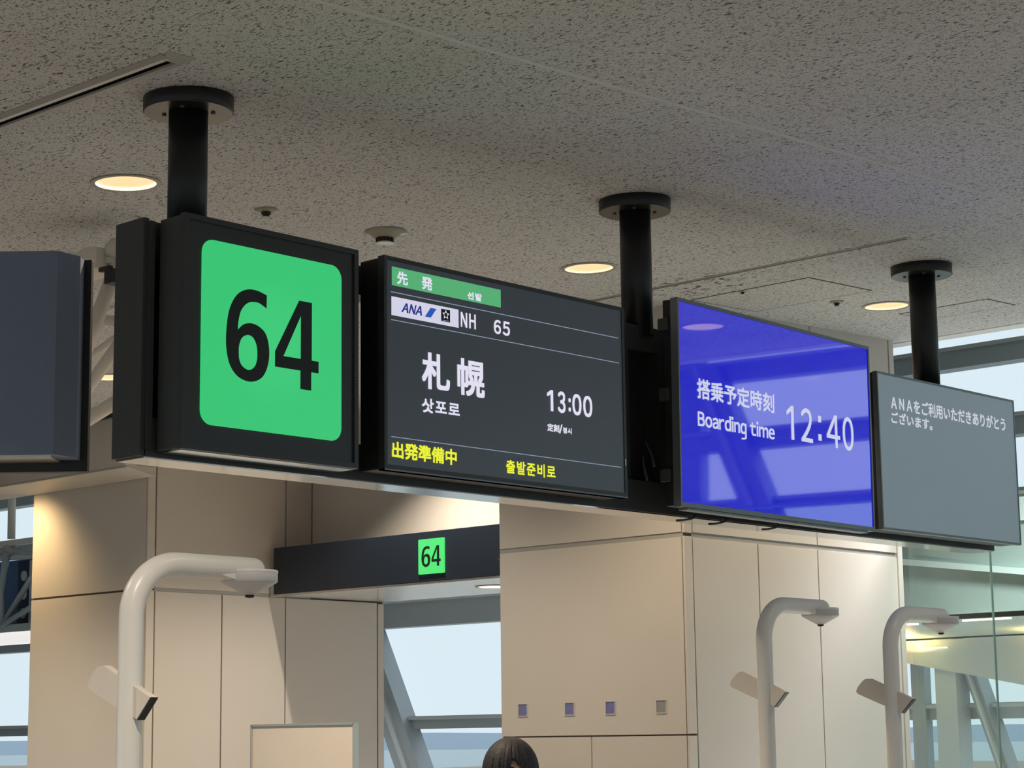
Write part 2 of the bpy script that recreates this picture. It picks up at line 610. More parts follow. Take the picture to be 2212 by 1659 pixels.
# lamps and slots pierce the ceiling board
SEEN = [(4.617, 6.252), (7.302, 6.233), (9.397, 5.919), (7.461, 10.236)]
UNSEEN = [(x, y) for y in (3.05, -0.1, -3.2) for x in (9.45, 7.1, 4.6, 2.2, -0.3)] + [(2.2, 6.24), (-0.3, 6.24), (2.2, 9.4), (4.0, 13.2), (7.0, 8.3), (9.3, 9.6), (6.5, 12.3)]  # rows continued out of view, further lamps added to light the hall
R_LAMP = 0.118
DIM = {9.45: 35, 7.1: 35, 4.6: 40, 2.2: 210, -0.3: 110, 7.0: 110, 9.3: 210, 6.5: 260, 4.0: 150}        # watts set per row to steer light on walls and ceiling
SLOTS = [(3.752, 3.808, 4.895, 6.15), (7.955, 7.985, 4.90, 8.4)]

bm = bmesh.new()


def loop(pts):
    vs = [bm.verts.new((x, y, ceil_z(x))) for x, y in pts]
    return [bm.edges.new((vs[i], vs[(i + 1) % len(vs)])) for i in range(len(vs))]


edges = loop([(-6, -12), (10.55, -12), (10.55, 23), (-6, 23)])
for x, y in SEEN + UNSEEN:
    edges += loop([(x + R_LAMP * math.cos(2 * PI * k / 36), y + R_LAMP * math.sin(2 * PI * k / 36)) for k in range(36)])
for x0, x1, y0, y1 in SLOTS:
    edges += loop([(x0, y0), (x1, y0), (x1, y1), (x0, y1)])
bmesh.ops.triangle_fill(bm, edges=edges, use_beauty=True)
for f in bm.faces:
    if f.normal.z > 0:
        f.normal_flip()
ceiling = from_bm('ceiling', bm, M_CEIL)
ceiling['kind'] = 'structure'
add('ceiling_deck', [(-6.1, -12.1, 3.62), (10.66, -12.1, 4.2), (10.66, 23.1, 4.2), (-6.1, 23.1, 3.62)], [(0, 1, 2, 3)], M_WALL, ceiling)
ceiling_edge = prism('ceiling_edge', [(10.55, ceil_z(10.55) - 0.005), (10.66, ceil_z(10.55) - 0.005), (10.66, 4.74), (10.55, 4.74)], 'y', -12, 23, M_WHITE, ceiling)
# white joint bead of the board: two ridges with a shallow gap between
for dy in (-0.0058, 0.0058):
    prism('joint_bead', [(4.205 + dy - 0.0032, 0), (4.205 + dy + 0.0032, 0), (4.205 + dy, -0.005)], 'x', -6, 10.5, M_WHITE, ceiling)
for o in ceiling.children:
    if o.name.startswith('joint_bead'):
        for v in o.data.vertices:
            v.co.z += ceil_z(v.co.x) - 0.0005
atrium = box('ceiling_atrium', (10.66, -12, 4.74), (14.3, 23, 4.84), M_WHITE)
atrium['kind'] = 'structure'
for nm, a, b in (('wall_far', (-6, 23, 0), (14.3, 23.12, 4.66)),):
    o = box(nm, a, b, M_WALL)
    o['kind'] = 'structure'
# unseen hall sides, glazing added there to let in more daylight
wb = structure('window_added_back', (-6, 5, 0))
for z0, z1 in ((0, 0.3), (3.25, 3.6)):
    box('rail', (-6.1, -12, z0), (-6, 23, z1), M_WALL, wb)
for i in range(15):
    y = -12 + 2.5 * i
    box('mullion', (-6.08, y - 0.05, 0.3), (-6, y + 0.05, 3.25), M_WHITE, wb)
    if i < 14:
        box('pane', (-6.05, y + 0.05, 0.3), (-6.04, y + 2.45, 3.25), M_GLASS, wb)
we = structure('window_added_side', (4, -12, 0))
for z0, z1 in ((0, 0.3), (3.4, 4.66)):
    box('rail', (-6, -12.1, z0), (14.3, -12, z1), M_WALL, we)
for i in range(9):
    x = -6 + 2.5 * i
    box('mullion', (x - 0.05, -12.08, 0.3), (x + 0.05, -12, 3.4), M_WHITE, we)
    if i < 8:
        box('pane', (x + 0.05, -12.05, 0.3), (x + 2.45, -12.04, 3.4), M_GLASS, we)


def panel_wall(parent, axis, face, grid, gap=0.009, thick=0.014, m=M_CREAM):
    """cladding panels: grid of (s0, s1, z0, z1); axis 'y' -> face looks to -Y, axis 'x' -> face looks to -X"""
    for s0, s1, z0, z1 in grid:
        g = gap / 2
        if axis == 'y':
            box('panel', (s0 + g, face, z0 + g), (s1 - g, face + thick, z1 - g), m, parent, bevel=0.0015)
        else:
            box('panel', (face, s0 + g, z0 + g), (face + thick, s1 - g, z1 - g), m, parent, bevel=0.0015)


# right-hand gate pier -------------------------------------------------
wr = structure('wall_right', (8.386, 6.55, 0))
XR, YR = 8.386, 6.55
box('core', (XR + 0.012, YR + 0.012, 0), (10.45, 7.85, 3.93), M_GROOVE, wr)
rows = [(0.02, 1.607), (1.607, 2.616), (2.632, 3.93)]
cols = [(XR, 8.452), (8.456, 9.023), (9.023, 9.582), (9.582, 10.394), (10.398, 10.456)]
for k, (z0, z1) in enumerate(((0.02, 1.607), (1.607, 2.616))):
    pass
panel_wall(wr, 'y', YR, [(a, b, 0.02, 2.616) for a, b in cols[1:4]])
panel_wall(wr, 'y', YR, [(8.456, 9.582, 2.634, 3.93), (9.582, 10.394, 2.634, 3.93)])
panel_wall(wr, 'y', YR, [(10.398, 10.456, 0.02, 3.93)])
box('joint_strip', (8.452, YR + 0.006, 2.612), (10.40, YR + 0.014, 2.638), M_JOINT, wr)
# folded corner strips (they show on both faces)
for z0, z1 in ((0.02, 1.602), (1.612, 2.616), (2.634, 3.93)):
    box('corner_strip', (XR, YR, z0), (8.450, YR + 0.014, z1), M_CREAM, wr, bevel=0.0015)
panel_wall(wr, 'x', XR, [(YR + 0.016, 7.855, 1.607, 2.616), (YR + 0.016, 7.855, 2.634, 3.93), (YR + 0.016, 7.205, 0.02, 1.607), (7.205, 7.82, 0.02, 1.607)], gap=0.008)
box('joint_strip', (XR + 0.006, YR + 0.016, 2.612), (XR + 0.014, 7.855, 2.638), M_JOINT, wr)
box('end_panel', (XR + 0.012, 7.845, 0.02), (10.45, 7.858, 3.93), M_CREAM, wr, bevel=0.0015)
box('latch', (XR + 0.002, 7.858, 2.585), (XR + 0.03, 7.875, 2.60), M_BLACK, wr)

# left-hand gate wall --------------------------------------------------
XL, YL = 8.575, 11.29
wl = structure('wall_left', (XL, YL, 0))
box('core', (XL + 0.012, YL + 0.012, 0), (10.775, 12.63, 3.93), M_GROOVE, wl)
for z0, z1 in ((0.02, 2.618), (2.634, 3.93)):
    box('corner_strip', (XL, YL, z0), (8.638, YL + 0.014, z1), M_CREAM, wl, bevel=0.0015)
panel_wall(wl, 'y', YL, [(8.644, 9.226, 0.02, 2.618), (9.226, 9.808, 0.02, 2.618), (9.808, 10.712, 0.02, 2.618), (10.716, 10.784, 0.02, 2.61)], gap=0.011)
panel_wall(wl, 'y', YL, [(8.644, 9.808, 2.634, 3.93), (9.808, 10.06, 2.634, 3.93)], gap=0.011)
box('joint_strip', (8.644, YL + 0.006, 2.612), (10.05, YL + 0.014, 2.640), M_JOINT, wl)
panel_wall(wl, 'x', XL, [(YL + 0.016, 12.64, 0.02, 2.622), (YL + 0.016, 12.64, 2.630, 3.93)], gap=0.006)
box('end_panel', (XL + 0.012, 12.625, 0.02), (10.775, 12.638, 3.93), M_CREAM, wl)

# wall above the gateway, and the white soffit under it ------------------
wg = box('wall_gateway', (10.06, 7.87, 2.96), (10.20, 11.29, 3.93), M_CREAM)
wg['kind'] = 'structure'
sf = structure('ceiling_gateway', (10.2, 9.6, 2.62))
box('soffit', (9.66, 7.87, 2.622), (10.79, 11.285, 2.70), M_SOFFIT, sf, bevel=0.003)
box('soffit_edge', (9.645, 7.87, 2.612), (9.672, 11.27, 2.626), M_ALU, sf)
box('foyer_ceiling', (10.80, 7.9, 2.945), (13.8, 15.2, 3.0), M_WHITE, sf)
box('foyer_upstand', (10.79, 7.9, 2.70), (10.83, 15.2, 3.0), M_WHITE, sf)
prism('cove_rail', [(11.2, 9.6), (11.26, 9.6), (13.7, 11.9), (13.64, 11.9)], 'z', 2.915, 2.945, M_WHITE, sf)

# sloping warm fascia over the left wall ------------------------------
fa = prism('trim_1', [(8.30, 3.43), (8.57, 3.38), (8.57, 3.79), (8.40, 3.79)], 'y', 11.20, 17.5, M_CREAM)
fa['kind'] = 'structure'
box('end_cap', (8.41, 11.196, 3.44), (8.56, 11.2, 3.77), M_JOINT, fa)
box('lower_edge', (8.298, 11.2, 3.418), (8.32, 17.5, 3.432), M_JOINT, fa)

# ================================================================== the glazed facade, X = 14
wf = structure('window_1', (14, 5, 0))
FX = 14.0
Y0, Y1 = -12.0, 23.0
BEAMS = [(0.0, 0.25), (1.70, 1.82), (2.665, 2.93), (3.32, 3.41), (3.81, 3.98), (4.38, 4.55)]
for z0, z1 in BEAMS:
    box('transom', (FX - 0.10, Y0, z0), (FX + 0.06, Y1, z1), M_STEEL, wf)
    box('transom_flange', (FX - 0.135, Y0, z1 - 0.035), (FX - 0.10, Y1, z1 - 0.005), M_STEELL, wf)
UP = [-10.4, -7.8, -5.2, -2.6, 0.02, 3.3, 5.9, 9.6, 12.3, 15.3, 17.8, 20.1, 22.4]
for y in UP:
    hw = 0.15 if abs(y - 0.02) < 0.01 else 0.06
    box('mullion', (FX - 0.08, y - hw, 0.2), (FX + 0.05, y + hw, 4.62), M_STEEL, wf)
cells = [Y0] + UP + [Y1]
bands = [(0.25, 1.70), (1.82, 2.665), (2.93, 3.32), (3.41, 3.81), (3.98, 4.38), (4.55, 4.74)]
PANE = {}
for i in range(len(cells) - 1):
    ya, yb = cells[i], cells[i + 1]
    for z0, z1 in bands:
        add('pane', [(FX, yb, z0), (FX, ya, z0), (FX, ya, z1), (FX, yb, z1)], [(0, 1, 2, 3)], M_GLASS, wf, off=wf.location)


def brace(ya, za, yb, zb, wd, x0, x1, m, parent):
    h = wd / 2
    prism('brace', [(ya - h, za), (ya + h, za), (yb + h, zb), (yb - h, zb)], 'x', x0, x1, m, parent)
    prism('brace_rib', [(ya - h * 0.35, za), (ya + h * 0.05, za), (yb + h * 0.05, zb), (yb - h * 0.35, zb)], 'x', x0 - 0.05, x0, M_STEELL, parent)


brace(14.365 + 0.497 * (2.66 - 1.817), 2.66, 14.365 - 0.497 * 1.567, 0.25, 0.32, FX - 0.22, FX - 0.02, M_STEEL, wf)
brace(0.27, 4.50, 2.12, 0.25, 0.28, FX - 0.24, FX - 0.04, M_STEEL, wf)
brace(8.20, 2.30, 7.50, 0.25, 0.10, FX - 0.20, FX - 0.04, M_STEEL, wf)
box('post', (FX - 0.3, 8.17, 0), (FX - 0.11, 8.35, 2.30), M_STEELL, wf)
box('post', (FX - 0.14, 8.54, 0), (FX - 0.05, 8.66, 2.30), M_STEEL, wf)

# ------------------------------------------------------------------ glass partition right of the pier
gp = structure('window_2', (10.5, 4.0, 0))
ys = [6.54, 6.0, 4.8, 3.6, 2.4, 1.2]
for i in range(len(ys) - 1):
    box('pane', (10.494, ys[i + 1] + 0.004, 0.02), (10.506, ys[i] - 0.004, 2.93), M_GREENGLASS, gp)
    box('pane_edge', (10.492, ys[i + 1] - 0.003, 0.02), (10.508, ys[i + 1] + 0.003, 2.93), M_EDGE, gp)
box('cap_rail', (10.48, 1.2, 2.93), (10.52, 6.54, 2.945), M_EDGE, gp)

# boarding-bridge bulkheads seen through the partition
bb = structure('wall_bridge', (12.6, 7, 2.3))
box('bulkhead', (12.5, 2.5, 2.365), (13.8, 8.95, 3.0), M_SAGE, bb)
box('bulkhead_cap', (12.48, 2.5, 3.0), (13.8, 8.95, 3.16), M_PALEG, bb)
prism('ledge', [(8.95, 2.915), (2.5, 2.04), (2.5, 2.09), (8.95, 2.955)], 'x', 12.44, 12.5, M_PALEG, bb)
prism('lower_soffit', [(12.5, 2.365), (13.80, 2.30), (13.80, 2.33), (12.5, 2.40)], 'y', 2.5, 8.95, M_PALEG, bb)
prism('sloping_bulkhead', [(8.95, 2.20), (2.5, 0.95), (2.5, 2.292), (8.95, 2.292)], 'x', 13.66, 13.80, M_STEELL, bb)
box('side_return', (10.52, 8.95, 0), (13.9, 9.05, 2.94), M_STEELL, bb)
for ya, yb, x, z in ((7.00, 7.36, 12.46, 2.358), (7.72, 7.80, 12.46, 2.352)):
    box('strip_lamp', (x, ya, z - 0.012), (x + 0.03, yb, z), M_STRIPL, bb)
box('strip_lamp', (13.62, 8.20, 2.225), (13.65, 8.42, 2.235), M_STRIPL, bb)
for yy in (8.45, 7.30):
    l = bpy.data.lights.new('cove_spot', 'AREA')
    l.energy = 3.6
    l.color = (1.0, 0.62, 0.22)
    l.shape = 'RECTANGLE'
    l.size, l.size_y = 0.28, 0.05
    lo = bpy.data.objects.new('cove_spot', l)
    lo.location = Vector((13.45, yy, 2.20)) - bb.location
    lo.rotation_euler = (PI, 0, 0)
    link(lo, bb)

# ------------------------------------------------------------------ outdoors
gr = add('ground_outside', [(-900, -900, -5), (1500, -900, -5), (1500, 1500, -5), (-900, 1500, -5)], [(0, 1, 2, 3)], M_TARMAC)
gr['kind'] = 'structure'


def ridge(name, dist, h0, h1, m, seed):
    """low ridge standing far out, running square to the line of sight"""
    rnd = random.Random(seed)
    c = Vector((math.cos(YAW), math.sin(YAW), 0)) * dist
    r = Vector((math.sin(YAW), -math.cos(YAW), 0))
    vs, fs = [], []
    n = 60
    for i in range(n + 1):
        p = c + r * (i / n - 0.5) * dist * 2.2
        h = h0 + (h1 - h0) * (0.5 + 0.5 * math.sin(i * 0.7 + seed)) * rnd.uniform(0.6, 1)
        q = p + Vector((math.cos(YAW), math.sin(YAW), 0)) * 40
        vs += [(p.x, p.y, -5), (p.x, p.y, h), (q.x, q.y, -5)]
    for i in range(n):
        a = i * 3
        fs += [(a, a + 3, a + 4, a + 1), (a + 1, a + 4, a + 5, a + 2)]
    o = add(name, vs, fs, m)
    o['kind'] = 'structure'
    return o


ridge('ground_hills', 900, 3.2, 5.2, M_HILL, 1)
ridge('ground_shore', 420, -0.5, -0.2, M_SEA, 2)
ridge('ground_field', 160, -0.6, 0.1, M_FIELD, 4)

# ================================================================== HANGING SIGN
sf_ = thing('sign_frame', 'long black steel sign frame hung from three round ceiling poles', 'sign frame', (6.5, 5.21, 2.472))
FY0, FY1 = 5.14, 5.285
box('bottom_beam', (3.882, FY0, 2.476), (9.04, FY1, 2.60), M_BLACK, sf_, bevel=0.002)
box('underside_strip', (3.886, FY0 + 0.004, 2.4715), (9.036, FY1 - 0.002, 2.4765), M_MIRROR, sf_)
box('top_beam', (3.89, 5.165, 3.13), (9.0, 5.26, 3.235), M_BLACK, sf_, bevel=0.002)
box('end_panel', (3.868, FY0, 2.478), (3.89, FY1, 3.235), M_BLACK, sf_, bevel=0.002)
box('end_flange', (3.885, FY0 - 0.012, 2.50), (3.905, FY0 + 0.002, 3.225), M_BLACK, sf_)
box('back_panel', (3.89, 5.262, 2.60), (4.72, 5.28, 3.14), M_BLACK, sf_)
for x in (6.10, 6.20, 6.47, 8.62):
    box('upright', (x, 5.16, 2.60), (x + 0.075, 5.265, 3.13), M_BLACK, sf_)
box('upright', (4.70, 5.17, 2.60), (4.80, 5.26, 3.13), M_BLACK, sf_)
box('cable_tray', (5.95, 5.20, 2.60), (6.30, 5.27, 3.05), M_BLACK, sf_)
box('backing_plate', (6.275, 5.245, 2.60), (6.56, 5.258, 3.13), M_BLACK, sf_)
box('power_unit', (6.50, 5.17, 2.76), (6.66, 5.24, 3.05), M_CASE, sf_, bevel=0.004)
for x, rz in ((4.094, 0), (6.40, 0), (8.60, 0)):
    zc = ceil_z(x)
    tube('pole', [(x, 5.21, 3.20), (x, 5.21, zc - 0.05)], 0.0645, M_POLE, sf_, seg=32)
    cf = lathe('ceiling_flange', [(0.0, -0.050), (0.146, -0.050), (0.148, -0.048), (0.148, 0.004), (0.0, 0.004)], (x, 5.21, zc), M_POLE, sf_, seg=48)
    lathe('flange_underside', [(0.066, -0.0515), (0.143, -0.0515), (0.143, -0.0500)], rel(sf_, (x, 5.21, zc)), M_PLATE, cf, seg=48, local=True)
    for a in (0.6, 2.2, 3.8, 5.4):
        lathe('screw', [(0, -0.058), (0.007, -0.057), (0.008, -0.051)], rel(sf_, (x + 0.082 * math.cos(a), 5.21 + 0.082 * math.sin(a), zc)), M_BLACK, cf, seg=10, local=True)
# thin wire hooks below the beam
for x, y in ((6.60, 5.10), (6.81, 5.10), (7.16, 5.09)):
    pts = [(x, 5.13, 2.49), (x, y, 2.478), (x - 0.004, y, 2.468), (x - 0.02, y, 2.4625), (x - 0.10, y - 0.02, 2.449), (x - 0.155, y - 0.03, 2.444)]
    tube('hook', pts, 0.0045, M_BLACK, sf_, seg=8)
# loose leads between the uprights
tube('cable', [(6.345, 5.14, 2.76), (6.375, 5.13, 2.70), (6.39, 5.135, 2.66)], 0.006, M_BLACK, sf_, seg=8)
tube('cable', [(6.34, 5.15, 2.70), (6.335, 5.14, 2.65), (6.352, 5.14, 2.60)], 0.006, M_BLACK, sf_, seg=8)

# ---- green gate number box
gs = thing('gate_number_sign', 'black box sign with lit green panel reading 64', 'sign', (3.92, 5.0, 2.49))
GH = 0.745
box('housing', (0.002, 0.02, 0.004), (0.738, 0.126, GH - 0.004), M_BLACK, gs, bevel=0.003, local=True)
frame('front_frame', 0, 0.74, 0, GH, 0.018, 0.018, 0.018, 0.018, 0.0, 0.022, M_BEZEL, gs)
plate('face_plate', 0.016, 0.724, 0.016, GH - 0.016, 0.008, M_BEZEL, gs)
box('bottom_lip', (0.01, 0.015, -0.003), (0.73, 0.122, 0.004), M_MIRROR, gs, local=True)
gpn = plate('green_panel', 0.072, 0.665, 0.083, 0.675, 0.003, E_GREEN, gs, r=0.045, seg=8)
gpn['label'] = 'lit green acrylic panel'
for it in [('⑥', 0.171, 0.350, 0.238, 0.539), ('④', 0.374, 0.562, 0.239, 0.532)]:
    lettering('digit', [it], M_DIGIT, gpn, 0.0015)
glow = None

# ---- departure display
ds = thing('departure_display', 'dark departure screen with yellow bottom text and 13:00', 'display', (4.779, 5.0, 2.497))
DW, DH = 1.281, 0.742
box('case', (0.004, 0.025, 0.004), (DW - 0.004, 0.125, DH - 0.004), M_CASE, ds, bevel=0.006, local=True)
frame('bezel', 0, DW, 0, DH, 0.014, 0.014, 0.020, 0.014, 0.0, 0.03, M_BEZEL, ds)
box('lower_lip', (0.0, -0.001, 0.0), (DW, 0.03, 0.005), M_BEZELG, ds, local=True)
dscr = plate('screen', 0.013, DW - 0.013, 0.019, DH - 0.013, 0.004, D_DEPART, ds)
B = 2.497


def rz(items):
    return [(t, a, b, c - B, d - B) for t, a, b, c, d in items]


bnr = plate('banner', 0.040, 0.586, 3.1395 - B, 3.205 - B, 0.0025, E_BANNER, ds)
for it in [('先', 0.063, 0.115, 3.147, 3.194), ('発', 0.182, 0.235, 3.147, 3.194), ('선발', 0.411, 0.485, 3.146, 3.174)]:
    lettering('lettering', rz([it]), E_WHITE, bnr, 0.0015, bold=0.0014)
lgo = plate('logo_ground', 0.038, 0.366, 3.0345 - B, 3.100 - B, 0.0025, E_LOGO, ds)
lettering('logo_letters', rz([('ＡＮＡ', 0.083, 0.182, 3.051, 3.085)]), E_NAVY, lgo, 0.0015, bold=0.0013, shear=0.28)
add('logo_slash', [(u, 0.0015, z - B) for u, z in ((0.197, 3.051), (0.226, 3.051), (0.254, 3.086), (0.225, 3.086))], [(0, 1, 2, 3)], E_LBLUE, lgo)
plate('logo_square', 0.278, 0.322, 3.047 - B, 3.091 - B, 0.0015, E_INK, lgo)
sv, sfc = [], []
for k in range(5):
    a = PI / 2 + 2 * PI * k / 5
    cx, cz = 0.300, 3.0715 - B
    d, n = (math.cos(a), math.sin(a)), (-math.sin(a), math.cos(a))
    q = len(sv)
    for s, t in ((0.018, 0), (0.0055, 0.006), (0.0085, 0.0005), (0.0055, -0.006)):
        sv.append((cx + d[0] * s + n[0] * t, 0.0005, cz + d[1] * s + n[1] * t))
    sfc += [(q, q + 1, q + 2), (q, q + 2, q + 3)]
add('logo_star', sv, sfc, E_WHITE, lgo)
plate('logo_caption', 0.285, 0.315, 3.0495 - B, 3.0515 - B, 0.0005, E_LINE, lgo)
lettering('lettering', rz([('Ｎ', 0.376, 0.409, 3.040, 3.094), ('Ｈ', 0.419, 0.453, 3.040, 3.094)]), E_WHITE, dscr, 0.0015, bold=0.0015)
lettering('lettering', rz([('６', 0.547, 0.584, 3.039, 3.091), ('５', 0.594, 0.632, 3.039, 3.091)]), E_WHITE, dscr, 0.0015, bold=0.0015)
lettering('lettering', rz([('札', 0.181, 0.319, 2.797, 2.927), ('幌', 0.356, 0.496, 2.795, 2.928)]), E_WHITE, dscr, 0.0015, bold=0.0036)
lettering('lettering', rz([('삿포로', 0.180, 0.367, 2.713, 2.764)]), E_WHITE, dscr, 0.0015, bold=0.0016)
u = 0.829
lettering('lettering', rz([('1', u, u + 0.034, 2.788, 2.867), ('３', u + 0.059, u + 0.102, 2.787, 2.868), ('∶', u + 0.119, u + 0.132, 2.797, 2.848), ('０', u + 0.141, u + 0.193, 2.787, 2.868), ('０', u + 0.203, u + 0.255, 2.787, 2.868)]), E_WHITE, dscr, 0.0015, bold=0.0022)
lettering('lettering', rz([('定刻', 0.828, 0.894, 2.712, 2.741), ('/', 0.893, 0.912, 2.709, 2.744), ('정시', 0.914, 0.963, 2.712, 2.735)]), E_WHITE, dscr, 0.0015, bold=0.0011)
lettering('lettering', rz([('出発準備中', 0.036, 0.350, 2.541, 2.598)]), E_YELLOW, dscr, 0.0015, bold=0.0018)
lettering('lettering', rz([('출발준비로', 0.603, 0.869, 2.537, 2.586)]), E_YELLOW, dscr, 0.0015, bold=0.0014)
for z in (3.1155, 3.018, 2.6135):
    plate('rule_line', 0.036, 1.248, z - 0.0013 - B, z + 0.0013 - B, 0.0025, E_LINE, dscr)
box('badge', (DW - 0.012, -0.0015, 0.125), (DW - 0.008, 0.0, 0.150), M_CHROME, ds, local=True)

# ---- blue boarding-time display
ang = math.atan2(4.985 - 4.92, 7.765 - 6.30)
bd = thing('boarding_display', 'glossy blue screen showing boarding time 12:40', 'display', (6.298, 4.930, 2.478), rot=(math.radians(0.5), 0, ang))
BW, BH = 1.462, 0.828
box('case', (0.002, 0.03, 0.004), (BW - 0.002, 0.075, BH - 0.004), M_CASE, bd, bevel=0.006, local=True)
box('rear_cover', (0.12, 0.075, 0.1), (BW - 0.12, 0.125, BH - 0.1), M_CASE, bd, bevel=0.01, local=True)
frame('bezel', 0, BW, 0, BH, 0.009, 0.011, 0.018, 0.014, 0.0, 0.035, M_BEZELG, bd)
for z in (0.10, 0.42, 0.70):
    box('side_bracket', (-0.012, 0.045, z), (0.004, 0.09, z + 0.05), M_BLACK, bd, bevel=0.003, local=True)
box('speaker_strip', (0.05, 0.006, -0.010), (BW - 0.05, 0.05, 0.001), M_BEZELG, bd, bevel=0.003, local=True)
bscr = plate('screen', 0.008, BW - 0.010, 0.017, BH - 0.013, 0.004, D_BLUE, bd)
B = 2.476
lettering('lettering', rz([('搭乗予定時刻', 0.128, 0.680, 2.915, 2.997)]), E_WHITEB, bscr, 0.0022, bold=0.0020)
# the letter g is drawn as a bowl and stem with a hooked tail
gq = glyph('ｑ')
x0 = min(v[0] for v in gq[0])
x1 = max(v[0] for v in gq[0])
zb = min(v[1] for v in gq[0])
vs, fs = list(gq[0]), list(gq[1])
sw = 0.07
k = len(vs)
for i in range(9):
    a = -PI / 2 - PI * 0.5 + i * PI * 0.5 / 8 + PI / 2
    rx, rzz = (x1 - x0) * 0.80, 0.12
    for q in (1.0, 0.58):
        vs.append((x1 - sw * 0.1 - rx + rx * math.cos(-PI / 2 + i * PI / 2 / 8) * (1 if q == 1 else 0.88), zb + 0.03 + rzz * math.sin(-PI / 2 + i * PI / 2 / 8) * q))
for i in range(8):
    fs.append((k + 2 * i, k + 2 * i + 2, k + 2 * i + 3, k + 2 * i + 1))
GLYPH['ｇ'] = (vs, fs)
lettering('lettering', rz([('Ｂｏａｒｄｉｎｇ ｔｉｍｅ', 0.128, 0.678, 2.782, 2.868)]), E_WHITEB, bscr, 0.0022, bold=0.0016)
lettering('lettering', rz([('1', 0.772, 0.828, 2.819, 2.963), ('２', 0.883, 0.974, 2.820, 2.965), ('４', 1.087, 1.195, 2.818, 2.960), ('０', 1.219, 1.308, 2.816, 2.964), (':', 1.019, 1.044, 2.837, 2.944)]), E_WHITEB, bscr, 0.0022, bold=0.0016)

# ---- grey message display
md = thing('message_display', 'grey matt screen with two lines of white Japanese text', 'display', (7.833, 5.0, 2.494))
MW, MH = 1.222, 0.714
box('case', (0.002, 0.02, 0.003), (MW - 0.002, 0.12, MH - 0.003), M_CASE, md, bevel=0.004, local=True)
frame('bezel', 0, MW, 0, MH, 0.008, 0.008, 0.010, 0.010, 0.0, 0.025, M_BEZELG, md)
mscr = plate('screen', 0.007, MW - 0.007, 0.009, MH - 0.009, 0.003, D_GREY, md)
B = 2.494
lettering('lettering', rz([('ＡＮＡをご利用いただきありがとう', 0.110, 1.129, 3.044, 3.110), ]), E_WHITEG, mscr, 0.0012, bold=0.0014)

lettering('lettering', rz([('ございます。', 0.107, 0.454, 2.982, 3.036)]), E_WHITEG, mscr, 0.0012, bold=0.0014)

# ================================================================== gateway lintel with small number
ln = thing('gate_lintel', 'dark navy lintel box spanning the gateway between the cream walls', 'lintel', (9.64, 9.55, 2.628))
box('fascia', (9.64, 7.88, 2.628), (10.055, 11.225, 2.957), M_LINTEL, ln, bevel=0.003)
o = box('end_cap', (9.645, 11.225, 2.632), (10.05, 11.232, 2.953), M_BLACK, ln)
LY = 11.29
pts = []
for cx, cz, a0 in ((1.7665, 2.684, -PI / 2), (1.7665, 2.899, 0), (1.5435, 2.899, PI / 2), (1.5435, 2.684, PI)):
    for k in range(7):
        a = a0 + PI / 2 * k / 6
        pts.append((LY - cx - 0.008 * math.cos(a), cz + 0.008 * math.sin(a)))
g2 = prism('green_panel', pts, 'x', 9.630, 9.640, E_GREEN2, ln)
g2['label'] = 'small lit green number panel reading 64'
for it in [('⑥', 1.566, 1.648, 2.722, 2.860), ('④', 1.660, 1.745, 2.724, 2.858)]:
    lt = lettering('digit', [it], M_DIGIT, g2, 0.0)
    for v in lt.data.vertices:
        uu, zz = v.co.x, v.co.z
        v.co = Vector((9.6290, LY - uu, zz)) - ln.location

# ================================================================== recessed downlights
cup_me = None


def downlight(x, y, label, group, z=None, watts=LAMP_W, colour=WARM, flat=False):
    z = ceil_z(x) if z is None else z
    t = thing('downlight', label, 'downlight', (x, y, z), group)
    tilt = math.atan(0.035)
    t.rotation_euler = (0, 0 if flat else -tilt, 0)
    lathe('trim_ring', [(R_LAMP + 0.016, -0.0015), (R_LAMP + 0.014, -0.006), (R_LAMP - 0.002, -0.006), (R_LAMP - 0.004, 0.004)], (0, 0, 0), M_RING, t, seg=48, local=True)
    dz = -0.112 if flat else 0.0
    if not flat:
        lathe('cup', [(R_LAMP - 0.003, -0.004), (R_LAMP - 0.012, 0.03), (R_LAMP - 0.035, 0.10), (0.0, 0.115)], (0, 0, 0), M_CUP, t, seg=40, local=True)
    lathe('lens', [(0.0, 0.088), (0.06, 0.092), (0.066, 0.105)] if not flat else [(0.0, 0.104), (0.10, 0.106), (0.112, 0.112)], (0, 0, dz), M_BULB, t, seg=32, local=True)
    l = bpy.data.lights.new('lamp', 'SPOT')
    l.energy = watts
    l.color = colour
    l.spot_size = math.radians(118)
    l.spot_blend = 0.7
    l.shadow_soft_size = 0.38 if z > 4 else 0.03
    lo = bpy.data.objects.new('lamp', l)
    lo.location = (0, 0, -0.42 if flat and z > 4 else -0.04 if flat else 0.05)
    link(lo, t)
    return t


LBL = ['warm round downlight left of the nearest sign pole', 'warm round downlight beside the middle sign pole above the departure screen', 'warm round downlight beside the farthest sign pole',
       'small lit downlight glimpsed between the slate sign and the green sign']
for (x, y), lb in zip(SEEN, LBL):
    downlight(x, y, lb, 'ceiling downlights', watts={9.397: 95, 7.302: 120, 4.617: 320}.get(x, LAMP_W), colour=(1.0, 0.80, 0.56))
for x, y in UNSEEN:
    downlight(x, y, 'warm round downlight out of view, most of them added for light', 'ceiling downlights out of view', watts=DIM.get(x, LAMP_W))
DAY = (0.94, 0.97, 1.0)
downlight(10.258, 9.656, 'small warm downlight in the white soffit under the lintel', 'gateway downlights', 2.622, 40, WARM, True)
for yy in (9.8, 12.0, 14.5):  # added lamps that brighten the zone past the gateway
    downlight(12.3, yy, 'unseen downlight added in the foyer ceiling for light', 'added foyer downlights', 2.945, 90, DAY, True)
